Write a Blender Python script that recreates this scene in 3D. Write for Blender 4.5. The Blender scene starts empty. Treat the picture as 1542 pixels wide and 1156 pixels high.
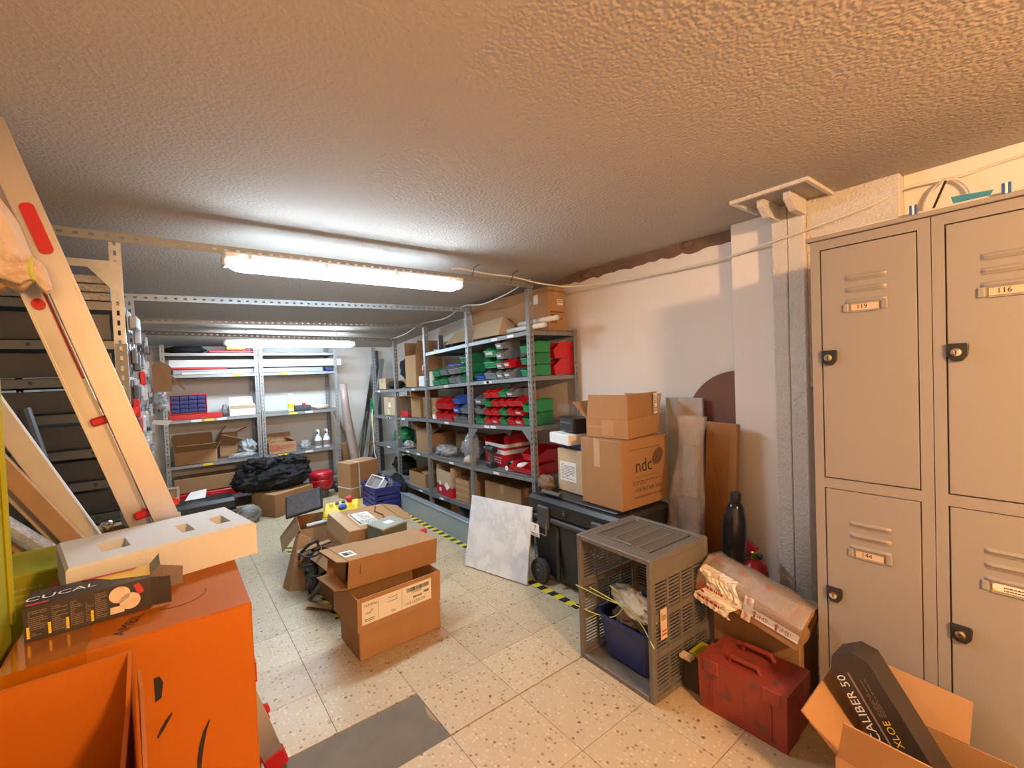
import bpy, bmesh, math, random
from mathutils import Vector, Matrix, Euler, noise
random.seed(7)
PI = math.pi
R = math.radians
sc = bpy.context.scene
COL = sc.collection

# ------------------------------------------------------------------ camera
CAM_H = 1.32
yaw, pitch, roll = 0.655954, -0.02427, -0.039145
fw = Vector((math.sin(yaw)*math.cos(pitch), math.cos(yaw)*math.cos(pitch), math.sin(pitch)))
rt = Vector((math.cos(yaw), -math.sin(yaw), 0))
up = rt.cross(fw)
r2 = math.cos(roll)*rt + math.sin(roll)*up
u2 = math.cos(roll)*up - math.sin(roll)*rt
cd = bpy.data.cameras.new('camera'); cam = bpy.data.objects.new('camera', cd); COL.objects.link(cam)
mw = Matrix((r2, u2, -fw)).transposed().to_4x4(); mw.translation = (0, 0, CAM_H); cam.matrix_world = mw
cd.sensor_fit = 'HORIZONTAL'; cd.sensor_width = 36.0; cd.lens = 674.0/1542*36; cd.clip_start = 0.02
sc.camera = cam

# ------------------------------------------------------------------ world, light levels, exposure
w = bpy.data.worlds.new('world'); sc.world = w; w.use_nodes = True
w.node_tree.nodes['Background'].inputs[0].default_value = (0.9, 0.85, 0.8, 1)
w.node_tree.nodes['Background'].inputs[1].default_value = 0.0
vs = sc.view_settings
vs.view_transform = 'Standard'; vs.look = 'None'; vs.gamma = 1; vs.use_curve_mapping = False
vs.exposure = 0.0
TUBE_NEAR, TUBE_FAR, WARM = 72.0, 90.0, 740.0      # emission strengths of the lamps the room has
WARM_COL = (1.0, 0.57, 0.265)
TUBE_COL = (0.66, 0.84, 1.0)

# ------------------------------------------------------------------ mesh helpers
class MB:
    def __init__(s): s.v = []; s.f = []
    def add(s, vs, fs, M=None):
        o = len(s.v)
        for p in vs:
            p = Vector(p)
            s.v.append(M @ p if M else p)
        s.f += [tuple(i+o for i in f) for f in fs]
        return s
    def box(s, a, b, bev=0.0, M=None):
        c = [(a[i]+b[i])/2 for i in range(3)]; h = [abs(b[i]-a[i])/2 for i in range(3)]
        if bev <= 0:
            vs = [(c[0]+x*h[0], c[1]+y*h[1], c[2]+z*h[2]) for x in (-1,1) for y in (-1,1) for z in (-1,1)]
            return s.add(vs, [(0,1,3,2),(4,6,7,5),(0,4,5,1),(2,3,7,6),(0,2,6,4),(1,5,7,3)], M)
        bev = min(bev, min(h)*0.95); vs = []; ix = {}
        for x in (-1,1):
            for y in (-1,1):
                for z in (-1,1):
                    sg = (x,y,z)
                    for a_ in range(3):
                        ix[sg,a_] = len(vs)
                        vs.append([c[i]+sg[i]*(h[i]-(0 if i == a_ else bev)) for i in range(3)])
        fs = []
        for a_ in range(3):
            p, q = [i for i in range(3) if i != a_]
            for t in (-1,1):
                def S(u, v): r = [0,0,0]; r[a_] = t; r[p] = u; r[q] = v; return tuple(r)
                fs.append(tuple(ix[S(u,v),a_] for u, v in ((-1,-1),(1,-1),(1,1),(-1,1))))
            for tp in (-1,1):
                for tq in (-1,1):
                    def S2(k): r = [0,0,0]; r[a_] = k; r[p] = tp; r[q] = tq; return tuple(r)
                    fs.append((ix[S2(-1),p], ix[S2(1),p], ix[S2(1),q], ix[S2(-1),q]))
        for x in (-1,1):
            for y in (-1,1):
                for z in (-1,1): fs.append(tuple(ix[(x,y,z),k] for k in range(3)))
        return s.add(vs, fs, M)
    def ext(s, pts, vec, M=None):
        n = len(pts); vec = Vector(vec)
        vs = [Vector(p) for p in pts] + [Vector(p)+vec for p in pts]
        fs = [tuple(range(n)), tuple(range(2*n-1, n-1, -1))] + [(i, (i+1) % n, n+(i+1) % n, n+i) for i in range(n)]
        return s.add(vs, fs, M)
    def tube(s, path, r, n=8, cap=True, sx=1.0, M=None):
        path = [Vector(p) for p in path]; rr = r if isinstance(r, (list, tuple)) else [r]*len(path)
        vs = []; fs = []; prev = None
        for i, p in enumerate(path):
            d = (path[min(i+1, len(path)-1)]-path[max(i-1, 0)]).normalized()
            if prev is None:
                e = Vector((0,0,1)) if abs(d.z) < .9 else Vector((1,0,0))
                u = d.cross(e).normalized()
            else:
                u = (prev-d*prev.dot(d)).normalized()
            prev = u; v = d.cross(u)
            for k in range(n):
                a = 2*PI*k/n
                vs.append(p+(u*math.cos(a)*sx+v*math.sin(a))*rr[i])
        m = len(path)
        for i in range(m-1):
            for k in range(n):
                fs.append((i*n+k, i*n+(k+1) % n, (i+1)*n+(k+1) % n, (i+1)*n+k))
        if cap: fs += [tuple(range(n))[::-1], tuple(range((m-1)*n, m*n))]
        return s.add(vs, fs, M)
    def lathe(s, prof, c=(0,0,0), n=16, M=None):
        c = Vector(c); vs = []; fs = []; m = len(prof)
        for r, z in prof:
            for k in range(n):
                a = 2*PI*k/n; vs.append(c+Vector((r*math.cos(a), r*math.sin(a), z)))
        for i in range(m-1):
            for k in range(n):
                fs.append((i*n+k, i*n+(k+1) % n, (i+1)*n+(k+1) % n, (i+1)*n+k))
        fs += [tuple(range(n))[::-1], tuple(range((m-1)*n, m*n))]
        return s.add(vs, fs, M)
    def grid(s, fn, nu, nv, M=None):
        vs = [fn(i/nu, j/nv) for i in range(nu+1) for j in range(nv+1)]
        fs = [(i*(nv+1)+j, (i+1)*(nv+1)+j, (i+1)*(nv+1)+j+1, i*(nv+1)+j+1) for i in range(nu) for j in range(nv)]
        return s.add(vs, fs, M)
    def blob(s, c, rad, seed=0, amp=.2, freq=4.0, nu=28, nv=18, flat=None, ridge=True, M=None):
        c = Vector(c); off = Vector((seed*7.3, seed*3.1, seed*1.7))
        vs = []; fs = []
        for j in range(nv+1):
            t = PI*j/nv
            for i in range(nu):
                a = 2*PI*i/nu
                d = Vector((math.sin(t)*math.cos(a), math.sin(t)*math.sin(a), -math.cos(t)))
                q = Vector((d.x*rad[0], d.y*rad[1], d.z*rad[2]))
                nn = noise.noise(d*freq*.5+off)*.6
                if ridge: nn += .5-abs(noise.noise(d*freq+off))*1.6
                else: nn += noise.noise(d*freq+off)*.5
                p = c+q*(1+amp*nn)
                if flat is not None and p.z < flat: p.z = flat
                vs.append(p)
        for j in range(nv):
            for i in range(nu):
                fs.append((j*nu+i, j*nu+(i+1) % nu, (j+1)*nu+(i+1) % nu, (j+1)*nu+i))
        return s.add(vs, fs, M)
    def mesh(s, name, smooth=False, fix=True):
        me = bpy.data.meshes.new(name); me.from_pydata([tuple(v) for v in s.v], [], s.f)
        if fix:
            bm = bmesh.new(); bm.from_mesh(me)
            bmesh.ops.recalc_face_normals(bm, faces=bm.faces); bm.to_mesh(me); bm.free()
        if smooth:
            for p in me.polygons: p.use_smooth = True
        me.update(); return me

def link(name, data, mat=None, parent=None):
    o = bpy.data.objects.new(name, data); COL.objects.link(o)
    if data is not None and mat is not None and not data.materials: data.materials.append(MAT[mat])
    if parent: o.parent = parent
    return o
def obj(name, mb, mat, parent=None, smooth=False, fix=True):
    return link(name, mb.mesh(name, smooth, fix), mat, parent)
def place(o, loc=None, rz=0, rot=None):
    if loc is not None: o.location = loc
    o.rotation_euler = rot if rot else (0, 0, rz)
    return o
def tag(o, label, cat, group=None):
    o['label'] = label; o['category'] = cat
    if group: o['group'] = group
    return o
def thing(name, label, cat, loc=(0,0,0), rz=0, group=None, rot=None):
    o = bpy.data.objects.new(name, None); COL.objects.link(o); o.empty_display_size = .05
    place(o, loc, rz, rot); return tag(o, label, cat, group)
def single(name, mb, mat, label, cat, group=None, loc=None, rz=0, rot=None, smooth=False):
    o = obj(name, mb, mat, None, smooth); place(o, loc, rz, rot); return tag(o, label, cat, group)
def struct(name, mb, mat, parent=None, smooth=False):
    o = obj(name, mb, mat, parent, smooth); o['kind'] = 'structure'; return o
def FM(o, right, upv):                      # matrix that lays an XY drawing on a face
    r = Vector(right).normalized(); u = Vector(upv).normalized(); n = r.cross(u)
    m = Matrix((r, u, n)).transposed().to_4x4(); m.translation = o; return m
def solid(o, t, off=0):
    m = o.modifiers.new('thickness', 'SOLIDIFY'); m.thickness = t; m.offset = off; return o
def bevel(o, wdt, seg=2):
    m = o.modifiers.new('bevel', 'BEVEL'); m.width = wdt; m.segments = seg; m.limit_method = 'ANGLE'; return o

# printed lettering: flat text meshes, made once each
TXT = {}
def text_mesh(s, size=1.0, align='CENTER'):
    key = (s, align)
    if key not in TXT:
        c = bpy.data.curves.new('t', 'FONT'); c.body = s; c.align_x = align; c.align_y = 'CENTER'; c.size = 1.0
        c.resolution_u = 2; c.fill_mode = 'FRONT'
        o = bpy.data.objects.new('t', c); COL.objects.link(o)
        me = bpy.data.meshes.new_from_object(o.evaluated_get(bpy.context.evaluated_depsgraph_get()))
        bpy.data.objects.remove(o); bpy.data.curves.remove(c); TXT[key] = me
    return TXT[key]
for s_ in ('ndc', '+34 965 641 062', 'www.alimentec-ndc.com', 'A2202V13', 'PLB05W', 'CALIBER 50', 'XLOE', 'AMBIL', 'IMP', '119', '116', '144', 'CUCAL', 'TYPE 2', '7', '18', '60W'):
    text_mesh(s_)
def write(s, size, M, mat, parent, name='lettering', sx=1.0):
    src = text_mesh(s); me = src.copy(); me.name = name; me.materials.clear()
    me.transform(M @ Matrix.Diagonal((size*sx, size, 1, 1)))
    return link(name, me, mat, parent)
def bars(M, w, h, n, seed, lift=.0006, fill=.55):           # barcode strokes / lines of small print
    rnd = random.Random(seed); mb = MB(); x = 0
    for i in range(n):
        ww = w/n*rnd.uniform(fill*.5, fill*1.4)
        mb.add([(x,0,lift),(x+ww,0,lift),(x+ww,h,lift),(x,h,lift)], [(0,1,2,3)], M); x += w/n
    return mb
def lines(M, w, h, n, seed, lift=.0006):                    # lines of print, ragged
    rnd = random.Random(seed); mb = MB()
    for i in range(n):
        y = h*(1-(i+.5)/n); hh = h/n*.42; x = 0
        while x < w*.97:
            ww = w*rnd.uniform(.05, .16); ww = min(ww, w-x)
            mb.add([(x,y-hh/2,lift),(x+ww,y-hh/2,lift),(x+ww,y+hh/2,lift),(x,y+hh/2,lift)], [(0,1,2,3)], M); x += ww+w*.03
            if rnd.random() < .08: break
    return mb

# ------------------------------------------------------------------ materials
MAT = {}
class NT:
    def __init__(s, name):
        m = bpy.data.materials.new(name); m.use_nodes = True; s.m = m; s.t = m.node_tree
        s.b = s.t.nodes['Principled BSDF']; s.out = s.t.nodes['Material Output']; MAT[name] = m
    def n(s, ty, **kw):
        nd = s.t.nodes.new('ShaderNode'+ty)
        for k, v in kw.items():
            if k.startswith('i_'):
                k2 = k[2:]; nd.inputs[int(k2) if k2.isdigit() else k2.replace('_', ' ')].default_value = v
            else: setattr(nd, k, v)
        return nd
    def l(s, a, b): s.t.links.new(a, b)
    def obj(s): return s.n('TexCoord').outputs['Object']
    def noise(s, vec, scale, detail=4, rough=.55):
        nd = s.n('TexNoise'); nd.inputs['Scale'].default_value = scale; nd.inputs['Detail'].default_value = detail
        nd.inputs['Roughness'].default_value = rough; s.l(vec, nd.inputs['Vector']); return nd.outputs['Fac']
    def ramp(s, fac, stops):
        nd = s.n('ValToRGB'); e = nd.color_ramp.elements
        while len(e) < len(stops): e.new(.5)
        for i, (p, c) in enumerate(stops): e[i].position = p; e[i].color = (*c, 1) if len(c) == 3 else c
        s.l(fac, nd.inputs[0]); return nd.outputs[0]
    def math(s, op, a, b=None, c=None):
        nd = s.n('Math', operation=op)
        for i, x in enumerate((a, b, c)):
            if x is None: continue
            if isinstance(x, (int, float)): nd.inputs[i].default_value = x
            else: s.l(x, nd.inputs[i])
        return nd.outputs[0]
    def mix(s, fac, a, b, mode='MIX'):
        nd = s.n('Mix', data_type='RGBA', blend_type=mode)
        for i, x in ((0, fac), (6, a), (7, b)):
            if isinstance(x, (int, float)): nd.inputs[i].default_value = x
            elif isinstance(x, tuple): nd.inputs[i].default_value = (*x, 1) if len(x) == 3 else x
            else: s.l(x, nd.inputs[i])
        return nd.outputs[2]
    def bump(s, h, strength, dist=.005):
        nd = s.n('Bump'); nd.inputs['Strength'].default_value = strength; nd.inputs['Distance'].default_value = dist
        s.l(h, nd.inputs['Height']); s.l(nd.outputs[0], s.b.inputs['Normal']); return nd
    def col(s, c):
        if isinstance(c, tuple): s.b.inputs['Base Color'].default_value = (*c, 1)
        else: s.l(c, s.b.inputs['Base Color'])
    def set(s, **kw):
        for k, v in kw.items(): s.b.inputs[k.replace('_', ' ')].default_value = v

def simple(name, c, rough=.5, metal=0.0, var=.12, scale=18, bump=0, bscale=120, spec=.5, rnd=0.0, dirt=None):
    t = NT(name); v = t.obj(); f = t.noise(v, scale)
    lo = tuple(x*(1-var) for x in c); hi = tuple(min(1, x*(1+var)) for x in c)
    cc = t.mix(f, lo, hi)
    if dirt:
        d = t.ramp(t.noise(v, dirt[1], 6, .7), [(dirt[2], (0,0,0)), (dirt[2]+.12, (1,1,1))]); cc = t.mix(d, cc, dirt[0])
    if rnd:
        r = t.n('ObjectInfo').outputs['Random']; hs = t.n('HueSaturation'); t.l(cc, hs.inputs['Color'])
        t.l(t.math('MULTIPLY_ADD', r, 2*rnd, 1-rnd), hs.inputs['Value']); cc = hs.outputs[0]
    t.col(cc); t.set(Roughness=rough, Metallic=metal); t.b.inputs['Specular IOR Level'].default_value = spec
    if bump: t.bump(t.noise(v, bscale, 5), bump, .002)
    return t

simple('cardboard', (.37, .205, .095), .82, var=.10, scale=9, bump=.15, bscale=60, spec=.2, rnd=.14)
simple('cardboard_pale', (.50, .36, .22), .85, var=.10, scale=9, spec=.2, rnd=.1)
simple('tape_brown', (.42, .25, .12), .3, var=.08, scale=30)
simple('tape_clear', (.50, .34, .20), .18, var=.15, scale=40)
simple('paper_white', (.78, .74, .66), .7, var=.06, scale=30)
simple('card_white', (.80, .78, .74), .6, var=.05, scale=10)
simple('ink', (.012, .011, .010), .75, var=.1)
simple('ink_brown', (.10, .05, .025), .7, var=.1)
simple('ink_red', (.42, .03, .03), .6, var=.1)
simple('sticker_yellow', (.82, .58, .03), .5, var=.06)
simple('steel_grey', (.245, .25, .245), .45, .35, var=.10, scale=14, rnd=.06, dirt=((.14,.12,.10), 9, .62))
simple('steel_light', (.29, .305, .31), .42, .45, var=.10, scale=14, dirt=((.22,.20,.17), 9, .66))
simple('steel_dark', (.11, .115, .12), .45, .35, var=.15, scale=14)
simple('galvanised', (.46, .47, .47), .35, .75, var=.18, scale=35, bump=.05)
simple('chrome', (.75, .75, .74), .15, 1.0, var=.05)
simple('aluminium', (.55, .51, .48), .38, .90, var=.10, scale=7, bump=.04, bscale=200, dirt=((.50,.42,.34), 10, .64))
simple('red_plastic', (.52, .012, .018), .38, var=.1, rnd=.12)
simple('green_plastic', (.018, .22, .075), .40, var=.1, rnd=.14)
simple('grey_plastic', (.16, .17, .175), .45, var=.1, rnd=.14)
simple('blue_plastic', (.03, .09, .38), .40, var=.1, rnd=.1)
simple('navy_plastic', (.018, .028, .13), .42, var=.15)
simple('crate_blue', (.02, .03, .19), .42, var=.15)
simple('black_plastic', (.020, .020, .021), .42, var=.25, bump=.06, bscale=90)
simple('dark_grey_plastic', (.050, .052, .055), .55, var=.2, bump=.08, bscale=80)
simple('rubber', (.045, .043, .042), .8, var=.2)
simple('black_cloth', (.015, .015, .017), .9, var=.2, bump=.3)
simple('white_plastic', (.78, .78, .76), .35, var=.04)
simple('crate_grey', (.135, .120, .098), .55, var=.14, scale=25, dirt=((.22,.20,.165), 14, .6))
simple('locker_paint', (.285, .262, .245), .42, var=.03, scale=3)
simple('foam', (.62, .61, .59), .9, var=.03, scale=60, bump=.35, bscale=220, spec=.2)
simple('orange_card', (.40, .108, .003), .62, var=.04, scale=5, spec=.25)
simple('lime_card', (.34, .33, .015), .6, var=.08, scale=10, spec=.25)
simple('wood', (.44, .26, .12), .55, var=.22, scale=6)
simple('wood_pale', (.60, .46, .32), .62, var=.15, scale=6)
simple('board_white', (.66, .60, .53), .55, var=.10, scale=10, dirt=((.45,.33,.22), 7, .62))
simple('door_brown', (.40, .185, .055), .45, var=.16, scale=8)
simple('round_board', (.20, .085, .055), .7, var=.2, scale=8, dirt=((.35,.26,.20), 6, .58))
simple('extinguisher_red', (.42, .012, .02), .28, var=.08)
simple('brass', (.62, .42, .14), .3, .9, var=.1)
simple('cable_white', (.72, .68, .60), .5, var=.05)
simple('cable_black', (.016, .016, .016), .5, var=.1)
simple('yellow_plastic', (.80, .60, .02), .4, var=.06)
simple('cream_cloth', (.66, .52, .40), .85, var=.14, scale=9, bump=.35, bscale=40, dirt=((.45,.27,.14), 7, .55))
simple('rag_white', (.70, .66, .56), .9, var=.12, bump=.3, bscale=60)
simple('rag_brown', (.17, .115, .07), .9, var=.25, bump=.4, bscale=60)
simple('cord_green', (.55, .62, .12), .5, var=.05)
simple('tarp_grey', (.47, .49, .49), .6, var=.08, scale=8)
simple('olive_box', (.13, .14, .10), .6, var=.12)
simple('olive_lid', (.28, .28, .22), .55, var=.2, scale=20)
simple('beam_grey', (.30, .355, .38), .42, .15, var=.05, scale=6)
simple('grey_panel', (.150, .150, .145), .55, .1, var=.08, scale=5, dirt=((.10,.09,.075), 6, .62))
simple('blue_scoop', (.03, .22, .36), .4, var=.06)
simple('skin_pack', (.36, .37, .37), .34, .1, var=.5, scale=60, rnd=.4)
simple('lime_print', (.40, .40, .09), .6, var=.1)
simple('pack_dark', (.10, .10, .11), .25, .1, var=.5, scale=60, rnd=.3)
simple('brown_tube', (.33, .25, .215), .38, var=.3, scale=22, bump=.35, bscale=30)
simple('printed_dark', (.035, .028, .026), .4, var=.25, scale=30)
simple('printed_yellow', (.72, .42, .04), .5, var=.2, scale=20)
simple('printed_blue', (.06, .09, .45), .5, var=.5, scale=25)
simple('printed_photo', (.62, .50, .40), .5, var=.35, scale=60)
simple('printed_grey', (.22, .165, .135), .6, var=.2, scale=90)
simple('plaster_brown', (.19, .115, .075), .9, var=.35, scale=14, bump=.8, bscale=30)
simple('cement', (.160, .140, .108), .85, var=.22, scale=8, bump=.5, bscale=60, dirt=((.42,.38,.33), 6, .66))
simple('grout', (.33, .25, .165), .9, var=.2, scale=20)
simple('speckle_board', (.33, .32, .31), .7, var=.85, scale=90)
simple('pearl_silver', (.72, .76, .77), .22, .65, var=.2, scale=12, bump=.9, bscale=18)

# red hard case: scuffed paint
t = NT('case_red'); v = t.obj()
f = t.ramp(t.noise(v, 16, 8, .75), [(.52, (0,0,0)), (.66, (1,1,1))])
t.col(t.mix(f, t.mix(t.noise(v, 5), (.20,.028,.018), (.29,.045,.028)), (.085,.045,.035))); t.set(Roughness=.48)
t.bump(t.noise(v, 60, 4), .15, .002)
# black bin bag: glossy and creased
t = NT('bin_bag'); v = t.obj(); t.col((.010,.010,.011)); t.set(Roughness=.20)
t.bump(t.noise(v, 17, 7, .7), 1.0, .05)
# smooth glossy black plastic, glossy clear tape over orange card
t = NT('black_gloss'); t.col((.012,.012,.013)); t.set(Roughness=.14)
t = NT('tape_gloss'); t.col((.36,.10,.004)); t.set(Roughness=.05); t.b.inputs['Coat Weight'].default_value = 1.0
# clear plastic film
def film(name, c, fac, rough):
    t = NT(name); v = t.obj(); t.col(t.mix(t.noise(v, 20), tuple(x*.7 for x in c), c)); t.set(Roughness=rough)
    tr = t.n('BsdfTransparent'); mx = t.n('MixShader')
    fr = t.ramp(t.noise(v, 9, 6, .7), [(.35, (fac*.5,)*3), (.75, (min(1, fac*1.7),)*3)])
    t.l(fr, mx.inputs[0]); t.l(tr.outputs[0], mx.inputs[1]); t.l(t.b.outputs[0], mx.inputs[2])
    bp = t.bump(t.noise(v, 22, 6, .7), 1.0, .02); gl = t.n('BsdfGlossy'); gl.inputs['Roughness'].default_value = rough; t.l(bp.outputs[0], gl.inputs['Normal'])
    m2 = t.n('MixShader'); m2.inputs[0].default_value = .17; t.l(mx.outputs[0], m2.inputs[1]); t.l(gl.outputs[0], m2.inputs[2]); t.l(m2.outputs[0], t.out.inputs[0])
film('film_clear', (.60,.59,.57), .30, .10)
film('film_warm', (.62,.55,.47), .26, .10)
film('bubble', (.62,.63,.63), .75, .22)
# glass-like clear tray
t = NT('clear_tray'); t.col((.8,.8,.78)); t.set(Roughness=.12, Alpha=.38)
# terrazzo tile
t = NT('terrazzo'); v = t.obj(); g = t.n('NewGeometry').outputs['Position']
vo = t.n('TexVoronoi'); vo.inputs['Scale'].default_value = 62; t.l(g, vo.inputs['Vector'])
chip = t.ramp(vo.outputs['Distance'], [(.24, (1,1,1)), (.44, (0,0,0))])
sepc = t.n('SeparateColor'); t.l(vo.outputs['Color'], sepc.inputs[0])
chipcol = t.ramp(sepc.outputs[0], [(0, (.22,.11,.05)), (.16, (.36,.23,.12)), (.30, (.58,.455,.29)), (.7, (.64,.53,.365)), (1, (.43,.31,.18))])
base = t.mix(t.noise(g, 3.0, 5), (.47,.365,.225), (.55,.435,.28))
cc = t.mix(chip, base, chipcol)
vo2 = t.n('TexVoronoi'); vo2.inputs['Scale'].default_value = 21; t.l(g, vo2.inputs['Vector'])
sp2 = t.n('SeparateColor'); t.l(vo2.outputs['Color'], sp2.inputs[0])
big = t.math('MULTIPLY', t.ramp(vo2.outputs['Distance'], [(.10, (1,1,1)), (.17, (0,0,0))]), t.math('GREATER_THAN', sp2.outputs[1], .78))
cc = t.mix(big, cc, (.17,.085,.045))
rnd_ = t.n('ObjectInfo').outputs['Random']; hs = t.n('HueSaturation'); t.l(cc, hs.inputs['Color'])
t.l(t.math('MULTIPLY_ADD', rnd_, .16, .92), hs.inputs['Value']); cc = hs.outputs[0]
t.col(cc); t.l(t.math('MULTIPLY_ADD', t.noise(g, 5), .25, .30), t.b.inputs['Roughness'])
# ceiling: sprayed stipple, coarse right of the old partition line, finer left of it
t = NT('ceiling_stipple'); g = t.n('NewGeometry').outputs['Position']
sx = t.n('SeparateXYZ'); t.l(g, sx.inputs[0])
coarse = t.math('GREATER_THAN', sx.outputs[0], .605)
vo = t.n('TexVoronoi', feature='SMOOTH_F1'); vo.inputs['Scale'].default_value = 95; t.l(g, vo.inputs['Vector'])
h1 = t.math('SUBTRACT', 1.0, vo.outputs['Distance'])
hh = t.math('ADD', t.math('MULTIPLY', h1, t.math('MULTIPLY_ADD', coarse, .65, .30)), t.math('MULTIPLY', t.noise(g, 70, 5), .7))
t.col(t.mix(t.noise(g, 1.6, 5), (.43,.385,.34), (.50,.45,.40))); t.set(Roughness=.92); t.b.inputs['Specular IOR Level'].default_value = .2
t.bump(hh, .75, .008)
# painted walls
def wall(name, a, b, bs, bstr, stain=None, zs=None):
    t = NT(name); g = t.n('NewGeometry').outputs['Position']
    c = t.mix(t.noise(g, 2.2, 6), a, b)
    d = t.ramp(t.noise(g, 4.5, 8, .7), [(.66, (0,0,0)), (.78, (1,1,1))]); c = t.mix(t.math('MULTIPLY', d, .35), c, (.45,.36,.28))
    t.col(c); t.set(Roughness=.9); t.b.inputs['Specular IOR Level'].default_value = .2
    t.bump(t.noise(g, bs, 5, .6), bstr, .006 if bs < 50 else .014); return t
wall('wall_paint', (.80,.73,.65), (.87,.81,.74), 22, .25)
wall('wall_white', (.72,.70,.65), (.80,.78,.73), 18, .2)
wall('pillar_rough', (.80,.735,.655), (.87,.815,.745), 85, 1.0).b.inputs['Roughness'].default_value = .85
# hazard tape: yellow and black bars
def hazard(name, pitch, shear):
    t = NT(name); v = t.obj(); s = t.n('SeparateXYZ'); t.l(v, s.inputs[0])
    k = t.math('MULTIPLY_ADD', s.outputs[0], shear, s.outputs[1])
    m = t.math('GREATER_THAN', t.math('FRACT', t.math('DIVIDE', k, pitch)), .5)
    w_ = t.ramp(t.noise(v, 30, 6), [(.62, (0,0,0)), (.72, (1,1,1))])
    t.col(t.mix(t.math('MULTIPLY', w_, .5), t.mix(m, (.78,.60,.02), (.025,.024,.022)), (.40,.33,.24))); t.set(Roughness=.5)
hazard('hazard_straight', .098, 0.15); hazard('hazard_slant', .098, .9)
# marble
t = NT('marble'); v = t.obj(); n1 = t.noise(v, 5, 8, .65)
t.col(t.ramp(n1, [(.3, (.80,.82,.82)), (.5, (.70,.73,.74)), (.56, (.60,.64,.66)), (.62, (.74,.77,.78))])); t.set(Roughness=.18)
# lamp light
def glow(name, c, s):
    t = NT(name); t.col((.9,.9,.9)); t.b.inputs['Emission Color'].default_value = (*c, 1); t.b.inputs['Emission Strength'].default_value = s
glow('tube_near', TUBE_COL, TUBE_NEAR); glow('tube_far', TUBE_COL, TUBE_FAR); glow('bulb_warm', WARM_COL, WARM)

# ------------------------------------------------------------------ the room
CEIL, WALL_X, BACK_Y, LEFT_X, FRONT_Y = 2.07, 2.52, 6.06, -0.95, -2.7
def ceil_z(y): return CEIL if y < 2.4 else CEIL-(y-2.4)*.087

fl_ = struct('floor', MB().box((LEFT_X-.1, FRONT_Y, -.12), (WALL_X+.1, BACK_Y+.1, -.006)), 'grout')
TX, TY = .32, .29
tile_me = MB().box((-TX/2+.0008, -TY/2+.0008, -.010), (TX/2-.0008, TY/2-.0008, 0), .0006).mesh('floor_tile')
def tile(x0, x1, y0, y1, gy0=.0015):
    if x1-x0 < .02 or y1-y0 < .02: return
    if abs(x1-x0-TX) < 1e-4 and abs(y1-y0-TY) < 1e-4 and gy0 < .002:
        o = link('floor_tile', tile_me, 'terrazzo', fl_); o.location = ((x0+x1)/2, (y0+y1)/2, 0)
    else:
        o = obj('floor_tile', MB().box((x0+.0008, y0+gy0, -.010), (x1-.0008, y1-.0008, 0), .0006), 'terrazzo', fl_)
    return o
rows = [(1.733+TY*k, min(1.733+TY*(k+1), BACK_Y), .0015) for k in range(15)] + [(1.444, 1.733, .006), (1.089, 1.444, .0015)] + [(1.089-.32*(k+1), 1.089-.32*k, .0015) for k in range(3)]
for y0, y1, g0 in rows:
    for k in range(-6, 5):
        x0 = 1.085+TX*k; x1 = min(x0+TX, WALL_X)
        if abs(y0-1.444) < .01 and x1 < .80: continue          # the strip repaired with cement
        if x0 < WALL_X-.02: tile(x0, x1, y0, y1, g0)
y1 = 1.089-.32*3
o = obj('tile_field', MB().box((LEFT_X, FRONT_Y, -.01), (WALL_X, y1-.002, 0)), 'terrazzo', fl_); o['kind'] = 'stuff'
def patch_fn(u, v):
    x = LEFT_X+u*(.760+.012*math.sin(v*9)-LEFT_X); y = 1.437+v*.294
    return Vector((x, y, -.003+.0035*noise.noise(Vector((x*14, y*14, 0)))))
obj('cement_patch', MB().grid(patch_fn, 60, 14), 'cement', fl_, smooth=True, fix=False)

struct('wall_back', MB().box((LEFT_X-.1, BACK_Y, 0), (WALL_X+.1, BACK_Y+.1, 2.2)), 'wall_white')
struct('wall_left', MB().box((LEFT_X-.1, FRONT_Y, 0), (LEFT_X, BACK_Y+.1, 2.2)), 'wall_white')
struct('wall_front', MB().box((LEFT_X-.1, FRONT_Y-.1, 0), (WALL_X+.1, FRONT_Y, 2.2)), 'wall_paint')
wr = struct('wall_right', MB().box((WALL_X, FRONT_Y, 0), (WALL_X+.1, BACK_Y+.1, 2.2)), 'wall_paint')
# the ragged unplastered gap along the top of the right wall
rnd = random.Random(3); pts = []
N = 40
for i in range(N+1):
    y = 1.19+(3.1-1.19)*i/N; pts.append((WALL_X-.004, y, 2.005-.012*i/N+rnd.uniform(-.012, .010)))
pts2 = [(WALL_X-.004, 3.1, ceil_z(3.1)), (WALL_X-.004, 2.4, CEIL), (WALL_X-.004, 1.19, CEIL)]
obj('unplastered_gap', MB().ext(pts+pts2, (.004, 0, 0)), 'plaster_brown', wr)
for y0, y1, z0 in ((1.9, 2.05, 2.0), (2.25, 2.36, 1.995), (1.45, 1.52, 2.015)):
    obj('plaster_lump', MB().blob((WALL_X-.01, (y0+y1)/2, z0+.03), (.02, (y1-y0)/2, .02), seed=y0, amp=.4, nu=10, nv=6), 'plaster_brown', wr)
struct('ceiling', MB().ext([(LEFT_X-.1, FRONT_Y, CEIL), (LEFT_X-.1, 2.4, CEIL), (LEFT_X-.1, BACK_Y+.1, ceil_z(BACK_Y+.1)), (LEFT_X-.1, BACK_Y+.1, 2.3), (LEFT_X-.1, FRONT_Y, 2.3)], (WALL_X-LEFT_X+.2, 0, 0)), 'ceiling_stipple')
struct('trim_1', MB().box((2.437, .90, 0), (WALL_X, 1.188, CEIL), .004), 'wall_paint')
p2 = struct('trim_2', MB().box((2.36, .812, 0), (2.437, .882, 2.069), .004), 'pillar_rough')
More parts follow.
